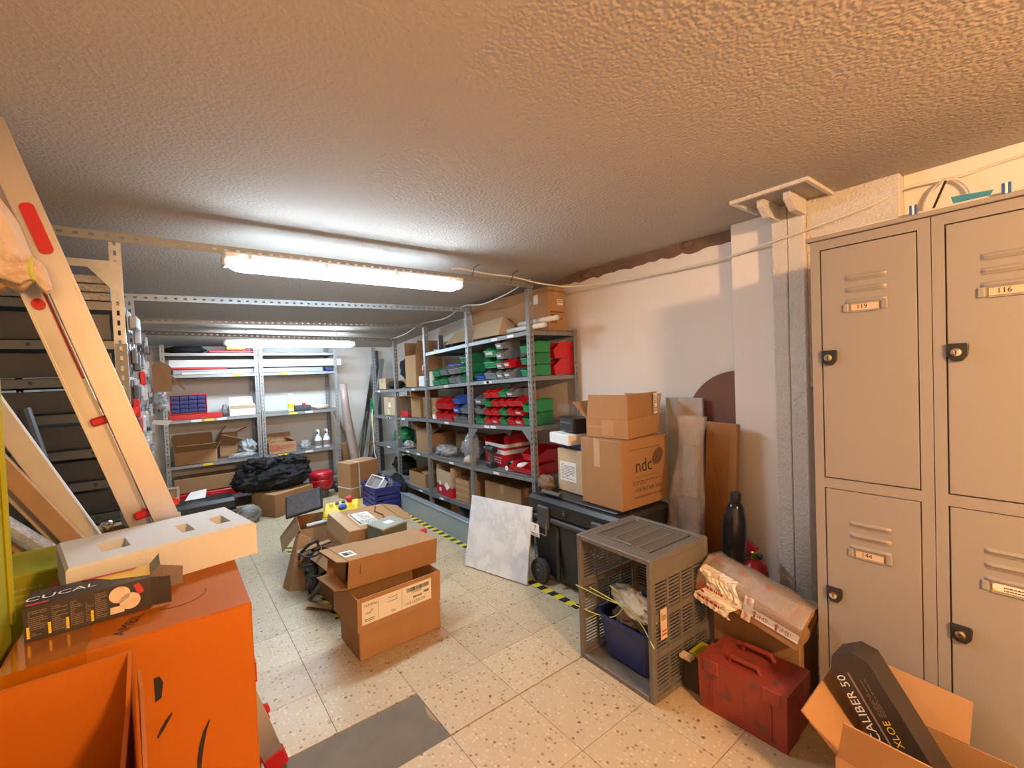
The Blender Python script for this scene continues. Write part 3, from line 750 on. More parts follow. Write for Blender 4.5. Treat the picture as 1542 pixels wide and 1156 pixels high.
# fourth shelf down
def bag(label, c, rad, mat, seed, amp=.35, flat=None, freq=5, name='plastic_bag', cat='bag'):
    return single(name, MB().blob((0,0,rad[2]), rad, seed=seed, amp=amp, freq=freq, nu=30, nv=20, flat=0), mat, label, cat, loc=c, smooth=True)
bag('silvery bubble-wrap bundle on the fourth shelf in front of a brown carton', (2.14, 3.86, on(4, 3.9)), (.085, .15, .048), 'bubble', 11, .45, freq=7)
bag('clear plastic bag of parts on the fourth shelf behind the bubble-wrap bundle', (2.23, 3.54, on(4, 3.5)), (.09, .11, .09), 'bubble', 12, .4, freq=7)
bag('tall limp clear bag against the second post on the fourth shelf', (2.10, 3.34, on(4, 3.3)), (.06, .07, .135), 'film_clear', 13, .35)
single('rag_lump', MB().blob((0,0,.035), (.05,.05,.04), seed=3, amp=.35, nu=16, nv=10, flat=0), 'wood_pale', 'beige cloth lump at the foot of the tall clear bag', 'cloth', loc=(2.07, 3.335, on(4, 3.3)), smooth=True)
c = carton('open carton with a torn corner on the fourth shelf next to the bubble wrap', (.30, .30, .19), (2.24, 4.27, on(4, 4.2)), R(3), {'-x': 160, '+y': 40, '+x': 80}, tape=None)
carton('wide brown carton behind the bubble-wrap bundle on the fourth shelf', (.16, .36, .19), (2.39, 3.80, on(4, 3.9)), 0, m='cardboard')
bag('small white plastic bag on the fourth shelf in the fourth bay', (2.07, 4.58, on(4, 4.6)), (.05, .06, .04), 'bubble', 14, .6, freq=9)
bag('green plastic sack on the fourth shelf of the last bay', (2.24, 5.08, on(4, 4.8)), (.10, .16, .09), 'green_plastic', 15, .4, freq=6)
bag('clear bag of white fittings on the fourth shelf of the last bay', (2.075, 4.855, on(4, 4.79)), (.03, .05, .05), 'bubble', 16, .35)
# red and white box, power tools, red bins in the first bay of the fourth shelf
c = carton('red and white striped carton with torn top on the fourth shelf', (.26, .30, .185), (2.28, 3.06, on(4, 3.1)), R(-3), {'+x': 70, '-y': 95, '+y': 30}, m='red_plastic', tape=None, fl=.07)
for z0, z1 in ((.10, .135), (.155, .184)): obj('white_stripe', MB().box((-.1312, -.149, z0), (-.1302, .149, z1)).box((-.13, -.1512, z0), (.13, -.1502, z1)), 'card_white', c)
obj('lettering_band', lines(FM((-.1312, .10, .02), (0,-1,0), (0,0,1)), .20, .06, 3, 5), 'card_white', c)
t = thing('angle_grinder', 'grey and black angle grinder lying on the fourth shelf before the red bins', 'power tool', (2.17, 2.80, on(4, 2.75)), R(88)); t.scale = (.72, .72, .72)
obj('body', MB().tube([(-.13,0,.035),(-.02,0,.04),(.04,0,.045)], [.025,.032,.036], 12), 'dark_grey_plastic', t, smooth=True)
obj('gear_head', MB().box((.04,-.03,.01), (.10,.03,.075), .012), 'steel_light', t); obj('side_handle', MB().tube([(.07,.03,.045),(.07,.085,.06)], [.014,.018], 10), 'black_plastic', t); obj('disc', MB().lathe([(.055,0),(.055,.004)], (.07,0,.004), 20), 'steel_dark', t)
t = thing('cordless_drill', 'black cordless drill standing among tools on the fourth shelf', 'power tool', (2.15, 3.0-.03, on(4, 2.95)), R(160))
t.location = (2.085, 3.02, on(4, 2.95)); t.rotation_euler = (0, 0, R(82))
obj('battery', MB().box((-.04,-.035,0), (.05,.035,.045), .008), 'black_plastic', t); obj('grip', MB().tube([(0,0,.04),(.012,0,.13)], [.02,.02], 10), 'dark_grey_plastic', t); obj('motor', MB().tube([(-.06,0,.15),(.06,0,.15),(.09,0,.15)], [.028,.03,.018], 12), 'black_plastic', t); obj('chuck', MB().tube([(.09,0,.15),(.125,0,.15)], [.017,.012], 10), 'steel_grey', t)
t = thing('rotary_hammer', 'red power drill lying behind the grinder on the fourth shelf', 'power tool', (2.345, 2.80, on(4, 2.65)), R(92)); t.scale = (.65, .65, .8)
obj('body', MB().tube([(-.16,0,.06),(-.06,0,.065),(.06,0,.06),(.14,0,.055)], [.03,.045,.042,.02], 12), 'red_plastic', t, smooth=True); obj('handle', MB().tube([(-.15,0,.06),(-.19,.02,.03),(-.18,.08,.022)], [.02,.02,.018], 10), 'black_plastic', t, smooth=True)
FB = (('red', 2.66, 2.045, 0, .15, .075, 'with white parts inside'), ('red', 2.505, 2.04, 0, .15, .075, 'right beside the nearest post'), ('red', 2.58, 2.13, 1, .20, .095, 'set on top of the two smaller ones'))
for cc, y, x, r_, w_, h_, wh in FB:
    stack_bin(x, y, on(4, 2.42)+.001+(.077 if r_ else 0), w_, .24 if not r_ else .25, h_, cc, 'red open storage bin on the fourth shelf %s' % wh, 'red bins on the fourth shelf')
single('parts_pouch', MB().blob((0,0,.03), (.05,.035,.022), seed=5, amp=.4, nu=14, nv=8), 'card_white', 'white plastic parts lying in the red bin on the fourth shelf', 'parts', loc=(2.13, 2.665, on(4, 2.42)+.006), smooth=True)
t = thing('pressure_gauge', 'small white dial gauge on the edge of the fourth shelf', 'gauge', (2.045, 2.755, on(4, 2.70)))
obj('case', MB().lathe([(.022,-.008),(.022,.008)], (0,0,0), 18, FM((0,0,.024), (0,-1,0), (0,0,1))), 'chrome', t); obj('dial', MB().lathe([(.018,.008),(.018,.0095)], (0,0,0), 18, FM((0,0,.024), (0,-1,0), (0,0,1))), 'card_white', t); obj('stem', MB().tube([(0,0,.004),(.05,-.03,.012)], .008, 8), 'chrome', t)
# fifth shelf
c = carton('red and cream printed carton with ragged open top on the lowest shelf', (.26, .31, .24), (2.18, 3.79, on(5, 3.8)+.004), R(-4), {'+x': 85, '-y': 100, '+y': 80}, m='cardboard_pale', tape=None, fl=.04)
obj('red_band', MB().box((-.1312, -.155, .0), (-.1302, .155, .10)).box((-.13, -.1562, 0), (.13, -.1552, .09)), 'red_plastic', c)
obj('white_diamond', MB().ext([(-.1325, -.02, .10), (-.1325, -.08, .14), (-.1325, -.14, .10), (-.1325, -.08, .06)], (-.0008, 0, 0)), 'card_white', c)
for z in (.03, .09): obj('logo_square', MB().box((-.1335, .05, z), (-.1325, .09, z+.035)), 'card_white', c)
c = carton('brown carton with tape bands on the lowest shelf beside the red and cream one', (.24, .21, .20), (2.17, 3.46, on(5, 3.4)), R(3), {'-y': 60, '+y': 120, '+x': 80}, tape=None, fl=.06)
for z in (.05, .11, .16): obj('tape_band', MB().box((-.1212, -.106, z), (-.1202, .106, z+.022)), 'tape_brown', c)
carton('wide brown carton on the lowest shelf by the nearest posts', (.30, .50, .22), (2.28, 2.96, on(5, 2.9)), 0, m='cardboard')
carton('low brown carton half hidden on the lowest shelf behind the grey beam', (.26, .36, .135), (2.20, 4.42, on(5, 4.4)), R(2), {'+x': 95, '+y': 165, '-y': 172}, tape=None, fl=.1)
carton('small brown carton stacked at the back of the lowest shelf in the third bay', (.11, .16, .25), (2.405, 4.27, on(5, 4.27)), 0)
bag('dark sack slumped on the lowest shelf in the last bay', (2.23, 5.08, on(5, 5)), (.12, .18, .10), 'bin_bag', 21, .35, freq=5)
bag('dark green net sack on the lowest shelf of the last bay', (2.26, 5.02, on(5, 5)+.24), (.09, .10, .03), 'green_plastic', 22, .4, freq=6)
carton('brown carton on the floor beneath the lowest shelf', (.20, .22, .11), (2.24, 3.72, .0), R(5), {'-x': 40, '+x': 80}, tape=None, fl=.05)
for i, y in enumerate((3.38, 3.47, 3.55)):
    single('spray_can', MB().lathe([(.030, 0), (.030, .10), (.022, .115), (.012, .118), (.012, .135)], (0,0,0), 14), ('steel_light', 'black_plastic', 'steel_dark')[i], '%s can standing on the floor under the lowest shelf' % ('silver', 'black', 'dark grey')[i], 'can', loc=(2.10, y, 0))

# top shelf of the right-hand run
c = carton('long brown carton standing on the top shelf against the wall and ceiling', (.175, 1.05, .335), (2.345, 2.98, on(1, 2.42)+.003), 0, tape='y')
sticker(c, (.0, -.5258, .20), (1,0,0), (0,0,1), .06, .045, print_='lines', seed=8); sticker(c, (-.0883, -.36, .22), (0,-1,0), (0,0,1), .05, .07, seed=9)
obj('scribble', lines(FM((-.07, -.5262, .06), (1,0,0), (0,0,1)), .14, .10, 4, 12), 'ink_brown', c)
t = thing('cardboard_sheet', 'pale cardboard sheets leaning on the top shelf behind the second post', 'cardboard', (2.05, 3.2, on(1, 3.2)))
obj('sheet', MB().ext([(.02, -.36, .026), (.02, .50, .008), (.12, .42, .14), (.12, -.30, .18)], (.005, 0, .0)), 'cardboard_pale', t)
obj('fold', MB().ext([(.12, -.30, .18), (.02, -.36, .026), (.11, -.44, .026), (.15, -.40, .10)], (.004, 0, .003)), 'cardboard', t)
for i, (x, y0, z) in enumerate(((2.062, 2.28, .031), (2.125, 2.22, .068))):
    single('rolled_tube', MB().tube([(x, y0, on(1, 2.4)+z), (x, y0+.42, on(1, 2.7)+z+.006)], .018, 12), 'board_white', 'white rolled tube poking out of the near end of the top shelf, %s' % ('lower one' if i == 0 else 'upper one'), 'tube', smooth=True)
t = thing('projector', 'small black device on the top shelf at the far end of the bin bays', 'device', (2.30, 3.84, on(1, 3.72)))
obj('body', MB().box((-.10,-.07,0), (.10,.07,.10), .015), 'dark_grey_plastic', t); obj('lens', MB().lathe([(.03,0),(.028,.02)], (0,0,0), 16, FM((-.10, .02, .06), (0,-1,0), (0,0,1))), 'black_plastic', t)
single('metal_bracket', MB().box((0,0,0), (.05,.03,.16), .004).box((0,.03,0), (.05,.12,.03), .004), 'steel_dark', 'dark upright bracket on the top shelf next to the black device', 'bracket', loc=(2.12, 3.90, on(1, 3.88)+.002))

# ------------------------------------------------------------------ back-wall shelving contents
def A_(k): return AZ[k]+.001
# top shelf
single('plastic_sheet', MB().blob((0,0,.04), (.17,.12,.040), seed=31, amp=.3, nu=24, nv=14, flat=0), 'black_cloth', 'dark folded sheet on the top of the left back-wall unit', 'sheet', loc=(.17, 5.80, A_(0)), smooth=True)
single('flat_case', MB().box((-.22,-.14,0), (.22,.14,.030), .006), 'red_plastic', 'flat red case on top of the left back-wall unit', 'case', loc=(.58, 5.80, A_(0)))
t = thing('tool_case', 'yellow plastic box on top of the left back-wall unit by the lamp', 'case', (.60, 5.66, A_(0)+.031))
obj('body', MB().box((-.085,-.05,0), (.085,.05,.045), .006), 'yellow_plastic', t); obj('lid', MB().box((-.09,-.055,.046), (.09,.055,.056), .003), 'wood', t)
# long white profiles crossing both units on the second shelf
for i, (z, x0, x1, d, h, m, lb) in enumerate(((.066, .02, 1.72, .16, .085, 'card_white', 'long white carton lying across both back-wall units on the second shelf'), (.0, .05, 1.50, .12, .052, 'steel_light', 'long grey metal trunking lying across the second back-wall shelf'))):
    single('long_profile', MB().box((x0, 5.68, A_(1)+z), (x1, 5.68+d, A_(1)+z+h), .004), m, lb, 'carton')
single('flat_strip', MB().box((.12, 5.615, A_(1)), (.72, 5.64, A_(1)+.02), .003), 'white_plastic', 'thin white strip lying along the front edge of the second back-wall shelf', 'strip')
single('red_profile', MB().box((.03, 5.66, A_(1)+.053), (.52, 5.676, A_(1)+.075), .003), 'red_plastic', 'long thin red profile under the white carton on the back-wall shelf', 'strip')
single('flat_case', MB().box((-.04,-.05,0), (.04,.05,.05), .008), 'navy_plastic', 'small dark case at the right end of the second back-wall shelf', 'case', loc=(1.555, 5.66, A_(1)))
# third shelf: drawer cabinet, pouch, white carton / spray can, tools
t = thing('drawer_cabinet', 'small red cabinet of dark blue drawers on the left back-wall unit', 'cabinet', (.165, 5.70, A_(2)))
obj('frame', MB().box((-.155,-.085,.055), (-.148,.085,.25)).box((.148,-.085,.055), (.155,.085,.25)).box((-.148,-.085,.055), (.148,.085,.062)).box((-.148,-.085,.243), (.148,.085,.25)).box((-.148,.078,.062), (.148,.085,.243)), 'red_plastic', t)
for i in range(4):
    for j in range(4):
        dr = obj('drawer', MB().box((-.146+i*.0733,-.08,.065+j*.0445), (-.146+i*.0733+.071,.07,.065+j*.0445+.042), .003), 'navy_plastic', t)
        obj('pull', MB().box((-.146+i*.0733+.015,-.090,.065+j*.0445+.012), (-.146+i*.0733+.056,-.080,.065+j*.0445+.020), .002), 'navy_plastic', dr)
single('tool_tray', MB().ext([(-.18,-.10,.0), (.26,-.10,.0), (.26,.10,0), (-.18,.10,0)], (0,0,.05)), 'red_plastic', 'wide red tray under the drawer cabinet on the back-wall shelf', 'tray', loc=(.18, 5.70, A_(2)))
bag('crumpled clear bag between the drawer cabinet and a white carton', (.482, 5.74, A_(2)), (.030, .06, .06), 'bubble', 33)
c = carton('open white carton with tan flap on the left back-wall unit', (.24, .20, .11), (.64, 5.72, A_(2)), R(-3), {'-y': 165, '+y': 80}, m='card_white', tape=None, fl=.085)
obj('tan_front', MB().box((-.115, -.1012, .07), (.115, -.1002, .109)), 'cardboard_pale', c)
single('roll_of_film', MB().tube([(.56, 5.905, A_(2)+.082), (.76, 5.910, A_(2)+.082)], .078, 18), 'board_white', 'pale roll behind the open white carton on the back-wall shelf', 'roll', smooth=True)
t = thing('spray_can', 'white aerosol can with a yellow band on the right back-wall unit', 'can', (1.125, 5.68, A_(2)))
obj('body', MB().lathe([(.03,0),(.032,.006),(.032,.15),(.02,.168)], (0,0,0), 16), 'white_plastic', t); obj('cap', MB().lathe([(.026,.165),(.026,.198),(.02,.203)], (0,0,0), 16), 'card_white', t); obj('band', MB().lathe([(.0325,.03),(.0325,.09)], (0,0,0), 16), 'sticker_yellow', t)
t = thing('battery_charger', 'grey tool charger with a red knob on the right back-wall unit', 'charger', (1.25, 5.70, A_(2)))
obj('body', MB().box((-.085,-.07,0), (.085,.07,.06), .012), 'dark_grey_plastic', t); obj('knob', MB().lathe([(.022,.06),(.02,.085)], (.02,0,0), 12), 'red_plastic', t)
single('parts_packet', MB().blob((0,0,.03), (.10,.07,.03), seed=35, amp=.35, nu=18, nv=10, flat=0), 'printed_photo', 'small pile of packets at the right end of the third back-wall shelf', 'packet', loc=(1.45, 5.72, A_(2)), smooth=True)
# fourth shelf: big open carton with flaps, grey sheet, bubble strip / brick-coloured carton, spray bottles
c = carton('open brown carton with large raised flaps on the left back-wall unit', (.36, .26, .13), (.20, 5.76, A_(3)), R(2), {'-y': 28, '+x': 62, '+y': 75, '-x': 80}, m='cardboard', tape=None, fl=.16)
c = carton('narrow carton standing behind the open one on the left back-wall unit', (.17, .12, .26), (.515, 5.91, A_(3)), R(-4), {'-x': 130, '+x': 25}, m='cardboard', tape=None, fl=.10)
t = thing('cardboard_piece', 'bent light brown cardboard piece lying over the open carton', 'cardboard', (.50, 5.68, A_(3)+.20), rot=(R(-38), R(16), R(8)))
obj('sheet', MB().ext([(-.10,-.08,0), (.12,-.05,0), (.08,.09,0), (-.08,.10,0)], (0,0,.004)), 'cardboard', t)
bag('grey-green plastic bag on the fourth shelf of the left back-wall unit', (.685, 5.79, A_(3)), (.070, .09, .08), 'tarp_grey', 36, .7, freq=7)
bag('shiny bubble-wrap strip at the front of the fourth back-wall shelf', (.62, 5.655, A_(3)), (.13, .03, .025), 'bubble', 37, .45)
c = carton('reddish printed carton on the right back-wall unit', (.28, .20, .12), (1.005, 5.72, A_(3)), R(2), {'+y': 80, '-x': 150, '+x': 150}, m='cardboard', tape=None, fl=.09)
obj('print', lines(FM((-.13, -.1008, .025), (1,0,0), (0,0,1)), .25, .08, 5, 38), 'ink_red', c)
for i, (x, hgt) in enumerate(((1.405, .15), (1.50, .145))):
    t = thing('spray_bottle', 'white trigger spray bottle %s' % ('beside the crumpled bag on the right back-wall unit' if i == 0 else 'next to the right end post of the back-wall unit'), 'bottle', (x, 5.68, A_(3)), R(90))
    obj('body', MB().lathe([(.036,0),(.040,.006),(.040,.10),(.030,.125),(.014,.15),(.014,.165)], (0,0,0), 18), 'white_plastic', t, smooth=True); obj('neck', MB().lathe([(.017,.165),(.017,.185)], (0,0,0), 12), 'dark_grey_plastic', t); obj('trigger_head', MB().box((-.035,-.013,.186), (.045,.013,.215), .005).box((-.04,-.006,.15), (-.032,.006,.186)), 'white_plastic', t); obj('label', MB().lathe([(.0405,.025),(.0405,.085)], (0,0,0), 18), 'printed_grey', t)
bag('small crumpled clear bag left of the white spray bottles', (1.26, 5.70, A_(3)), (.06, .05, .05), 'bubble', 39)
# lowest shelf and floor in front of the back-wall units
carton('long low brown carton on the bottom of the left back-wall unit', (.66, .24, .15), (.34, 5.76, A_(4)+.082), 0)
single('red_case', MB().box((-.34,-.16,0), (.34,.16,.075), .01).box((-.05,-.172,.03), (.05,-.16,.05), .003), 'red_plastic', 'long red tool case on the bottom shelf under the low brown carton', 'case', loc=(.36, 5.78, A_(4)))
c = thing('picture_frame', 'small pale wooden frame leaning at the left post of the back-wall unit', 'frame', (.03, 5.52, .01), rot=(R(-8), 0, R(-15)))
obj('frame_bars', MB().box((-.05,0,0), (.05,.02,.02)).box((-.05,0,.17), (.05,.02,.19)).box((-.05,0,.02), (-.032,.02,.17)).box((.032,0,.02), (.05,.02,.17)), 'wood_pale', c); obj('backing', MB().box((-.032,.008,.02), (.032,.014,.17)), 'wood', c)
c.location = (-.01, 5.50, .142)
carton('flat pale carton on the floor under the little wooden frame', (.14, .13, .14), (-.01, 5.49, 0), R(-4), m='cardboard_pale')
single('paper_sheet', MB().ext([(-.06,-.06,.0), (.10,-.05,.0), (.12,.06,.06), (-.01,.05,.05)], (0,0,.002)), 'paper_white', 'white paper sheet resting on the black case by the back-wall unit', 'paper', loc=(.14, 5.24, .245))
t = thing('instrument_case', 'long black hard case lying on the floor before the left back-wall unit', 'case', (.20, 5.17, .0), R(5))
obj('lower_shell', MB().box((-.30,-.14,0), (.27,.14,.10), .025), 'black_plastic', t); obj('upper_shell', MB().box((-.31,-.15,.112), (.28,.15,.235), .03), 'black_plastic', t); obj('metal_rim', MB().box((-.305,-.147,.099), (.275,.147,.113)), 'steel_grey', t)
bag('clear plastic bag of cables on the floor beside the black hard case', (.56, 4.90, 0), (.10, .08, .08), 'film_clear', 41, .35)
single('cable_bundle', MB().tube([(.07*math.cos(a)*(1+.1*math.sin(3.3*a)), .06*math.sin(a), .02+.006*k) for k, a in enumerate([2*PI*i/10 for i in range(16)])], .016, 8), 'cable_black', 'black cable bundle inside the clear bag by the hard case', 'cable', loc=(.56, 4.90, .0), smooth=True)
c = carton('brown carton on the floor under the black bin bag', (.46, .34, .225), (.90, 5.12, 0), R(29))
# the black bin bag: lumpy body and gathered neck
t = thing('bin_bag', 'large shiny black bin bag slumped on a brown carton', 'bag', (.83, 5.24, .20))
obj('body', MB().blob((0,0,.14), (.36,.225,.15), seed=43, amp=.20, freq=4.5, nu=72, nv=40, flat=.028), 'bin_bag', t, smooth=True)
obj('gathered_top', MB().blob((-.10,-.04,.27), (.15,.11,.075), seed=44, amp=.5, freq=4, nu=40, nv=24), 'bin_bag', t, smooth=True)
obj('gathered_top', MB().blob((.15,-.02,.26), (.17,.11,.075), seed=45, amp=.5, freq=4, nu=40, nv=24), 'bin_bag', t, smooth=True)
t = thing('gas_burner', 'red round steel vessel on the floor beside the black bin bag', 'vessel', (1.345, 5.38, 0))
obj('lower_body', MB().lathe([(.09,0),(.125,.03),(.13,.10),(.128,.115)], (0,0,.09), 22), 'extinguisher_red', t, smooth=True); obj('upper_body', MB().lathe([(.128,0),(.13,.04),(.12,.075),(.06,.09)], (0,0,.21), 22), 'extinguisher_red', t, smooth=True); obj('foot', MB().lathe([(.07,0),(.07,.09)], (0,0,0), 18), 'steel_dark', t)
bag('heap of small dark parts on the floor beside the tall strapped carton', (1.545, 5.47, 0), (.035, .05, .05), 'pack_dark', 46, .6, freq=9, name='parts_heap', cat='parts')
c = carton('tall brown carton with white strapping in front of the back corner', (.37, .24, .40), (1.675, 5.115, 0), R(17), tape='x')
obj('strap', MB().box((-.075,-.1212,.0), (-.063,.1212,.4012)), 'white_plastic', c); obj('strap', MB().box((-.186,-.1212,.12), (.186,.1212,.131)), 'white_plastic', c)
# blue stacking crate with odds and ends
t = thing('plastic_crate', 'dark blue slatted plastic crate at the far end of the grey beam', 'crate', (1.70, 4.50, 0), R(-3))
cw, cl, ch = .24, .40, .235
for s in (-1, 1):
    for j, (z0, z1) in enumerate(((0,.05),(.062,.10),(.112,.15),(.162,.235))):
        obj('side_slat', MB().box((s*cw/2-.006, -cl/2, z0), (s*cw/2+.006, cl/2, z1), .002), 'crate_blue', t)
        obj('end_slat', MB().box((-cw/2, s*cl/2-.006, z0), (cw/2, s*cl/2+.006, z1), .002), 'crate_blue', t)
    for q in (-1, 1): obj('corner', MB().box((s*cw/2-.010, q*cl/2-.010, 0), (s*cw/2+.010, q*cl/2+.010, ch+.003), .003), 'crate_blue', t)
obj('base', MB().box((-cw/2, -cl/2, .004), (cw/2, cl/2, .012)), 'crate_blue', t); obj('rim', MB().box((-cw/2-.02,-cl/2-.02,ch-.018), (-cw/2,cl/2+.02,ch+.004)).box((cw/2,-cl/2-.02,ch-.018), (cw/2+.02,cl/2+.02,ch+.004)).box((-cw/2,-cl/2-.02,ch-.018), (cw/2,-cl/2,ch+.004)).box((-cw/2,cl/2,ch-.018), (cw/2,cl/2+.02,ch+.004)), 'crate_blue', t)
t = thing('clear_container', 'clear plastic container tilted in the blue crate', 'container', (1.655, 4.43, .235), rot=(R(12), R(-48), R(15)))
obj('shell', MB().box((-.06,-.08,0), (.06,.08,.004)).box((-.06,-.08,.004), (-.057,.08,.08)).box((.057,-.08,.004), (.06,.08,.08)).box((-.057,-.08,.004), (.057,-.077,.08)).box((-.057,.077,.004), (.057,.08,.08)), 'clear_tray', t); obj('rim', MB().box((-.068,-.088,.078), (-.057,.088,.083)).box((.057,-.088,.078), (.068,.088,.083)).box((-.057,-.088,.078), (.057,-.077,.083)).box((-.057,.077,.078), (.057,.088,.083)), 'clear_tray', t)
bag('black bag stuffed in the blue crate', (1.715, 4.60, .014), (.06, .065, .14), 'black_cloth', 48, .35)
bag('clear bag of fittings lying in the blue crate', (1.76, 4.38, .19), (.025, .04, .05), 'film_clear', 49, .35)
bag('black sack on the floor between the blue crate and the shelving', (1.935, 4.62, 0), (.055, .19, .13), 'bin_bag', 50, .3)

# things leaning in the far right corner
def rod(name, label, cat, a, b, r_, mat, sx=1.0, n=10):
    return single(name, MB().tube([a, b], r_, n, sx=sx), mat, label, cat)
single('carpet_roll', MB().tube([(1.835,5.50,.05),(1.80,5.53,.25),(1.755,5.57,.60),(1.715,5.585,1.0),(1.695,5.588,1.27)], [.045,.052,.05,.046,.043], 14), 'brown_tube', 'long roll wrapped in brownish plastic leaning on the end of the back-wall unit', 'roll', smooth=True)
def lean(label, p0, p1, w_, th, mat, name='metal_profile', cat='profile'):
    p0, p1 = Vector(p0), Vector(p1); d = (p1-p0); L = d.length; d.normalize(); s = Vector((0,1,0)).cross(d).normalized(); n_ = d.cross(s)
    M = Matrix((s, n_, d)).transposed().to_4x4(); M.translation = p0
    o = obj(name, MB().box((-w_/2,-th/2,0), (w_/2,th/2,L), min(.003, th*.3)), mat); o.matrix_world = M; return tag(o, label, cat)
lean('wide shiny aluminium profile leaning in the back right corner', (1.86, 5.75, .01), (2.23, 5.95, 1.50), .07, .03, 'chrome')
lean('dark grey steel angle leaning against the wide aluminium profile', (1.98, 5.72, .01), (2.33, 5.90, 1.58), .05, .04, 'steel_grey')
lean('upright dark steel bar standing in the back right corner', (2.30, 5.97, .01), (2.28, 5.985, 1.70), .045, .04, 'steel_dark')
lean('thin pale rod leaning beside the wrapped roll', (1.93, 5.62, .01), (1.83, 5.97, 1.18), .018, .018, 'galvanised', 'metal_rod', 'rod')
lean('thin steel rod leaning low in the back right corner', (1.92, 5.58, .01), (2.09, 5.70, .90), .016, .016, 'chrome', 'metal_rod', 'rod')
lean('second thin steel rod leaning low in the back right corner', (1.97, 5.57, .01), (2.14, 5.70, .92), .016, .016, 'galvanised', 'metal_rod', 'rod')
lean('wooden lath leaning behind the right end of the back-wall unit', (1.98, 5.80, .01), (1.70, 6.035, .95), .03, .015, 'wood', 'wooden_lath', 'lath')
t = thing('gas_torch', 'dark gas bottle with an orange handle in the back right corner', 'tool', (2.02, 5.50, 0))
obj('bottle', MB().lathe([(.035,0),(.038,.01),(.038,.36),(.025,.40),(.012,.42)], (0,0,0), 16), 'black_plastic', t, smooth=True); obj('valve', MB().tube([(0,0,.42),(0,0,.50)], .010, 8), 'brass', t); obj('handle', MB().tube([(-.05,0,.52),(.03,0,.51),(.05,0,.48)], .018, 10), 'orange_card', t); obj('label', MB().lathe([(.0385,.25),(.0385,.31)], (0,0,0), 16), 'printed_photo', t)
carton('reddish carton on the floor behind the strapped carton', (.13, .13, .52), (1.76, 5.79, 0), R(5), m='cardboard')

# ------------------------------------------------------------------ three stacked cartons on the floor
carton('bottom plain brown carton of the three stacked in mid floor', (.43, .27, .165), (.866, 2.232, 0), R(1.5), tape=None)
t = thing('cardboard_box', 'middle brown carton of the floor stack with a big white shipping label upside down', 'box', (.836, 2.186, .171), R(5), rot=(R(1.5), R(1.0), R(5)))
W, D, H = .44, .28, .155; k = .004
obj('body', MB().box((-W/2,-D/2,0), (W/2,D/2,k)).box((-W/2,-D/2,k), (-W/2+k,D/2,H)).box((W/2-k,-D/2,k), (W/2,D/2,H)).box((-W/2+k,-D/2,k), (W/2-k,-D/2+k,H)).box((-W/2+k,D/2-k,k), (W/2-k,D/2,H)), 'cardboard', t)
lab = sticker(t, (.165, -D/2-.0005, .135), (-1,0,0), (0,0,-1), .365, .105)
Ml = FM((.165, -D/2-.0016, .135), (-1,0,0), (0,0,-1))
# the label is stuck on upside down, so its own right runs to -x and its own up runs down
def T(x, y): return Ml @ Matrix.Translation((x, y, .0003))
write('A2202V13', .021, T(.080, .020) @ Matrix.Translation((0,.065,0)), 'ink', lab); write('A2202V13', .013, T(.085, .038), 'ink', lab); write('TYPE 2', .010, T(.135, .085), 'ink', lab); write('PLB05W', .017, T(.325, .018), 'ink', lab); write('18', .014, T(.315, .045), 'ink', lab); write('60W', .014, T(.335, .055), 'ink', lab)
obj('barcode', bars(T(.015, .012), .125, .020, 34, 61), 'ink', lab); obj('barcode', bars(T(.015, .048), .03, .012, 10, 62), 'ink', lab); obj('barcode', bars(T(.055, .058), .05, .010, 14, 63), 'ink', lab)
obj('print', lines(T(.19, .012), .05, .030, 5, 64), 'ink', lab); obj('print', lines(T(.20, .082), .025, .014, 2, 65), 'ink', lab); obj('print', lines(T(.305, .078), .05, .016, 2, 66), 'ink', lab)
obj('divider_line', MB().box((0,0,0), (.0008,.095,.0004), 0, T(.165, .005)).box((0,0,0), (.0008,.095,.0004), 0, T(.285, .005)), 'ink', lab)
t = thing('cardboard_box', 'top long brown carton of the floor stack with its end open', 'box', (.840, 2.232, .342), rot=(R(2), R(4.5), R(9)))
W, D, H = .50, .215, .130
obj('body', MB().box((-W/2,-D/2,0), (W/2,D/2,k)).box((-W/2,-D/2,H-k), (W/2,D/2,H)).box((-W/2,-D/2,k), (W/2,-D/2+k,H-k)).box((-W/2,D/2-k,k), (W/2,D/2,H-k)).box((W/2-k,-D/2+k,k), (W/2,D/2-k,H-k)), 'cardboard', t)
obj('inner_panel', MB().box((-W/2+.03,-.02,k), (-W/2+.034,D/2-k,H-k)), 'cardboard', t)
obj('flap', MB().ext([(-W/2,-D/2,H-k), (-W/2,D/2,H-k), (-W/2-.05,D/2-.01,H), (-W/2-.05,-D/2+.02,H)], (0,0,k)), 'cardboard', t); obj('flap', MB().ext([(-W/2,-D/2,0), (-W/2,D/2,0), (-W/2-.055,D/2-.01,.004), (-W/2-.055,-D/2+.02,.004)], (0,0,k)), 'cardboard', t)
obj('top_sheet', MB().box((-W/2-.002,-D/2-.003,H), (-W/2+.15,D/2,H+.003)), 'cardboard', t)
sticker(t, (-W/2+.005, -.06, H+.0032), (1,0,0), (0,1,0), .06, .07, print_='bars', seed=67)
obj('print', lines(FM((-W/2+.055,-D/2-.0006,.10), (0,0,-1), (1,0,0)), .045, .008, 1, 68), 'ink', t)

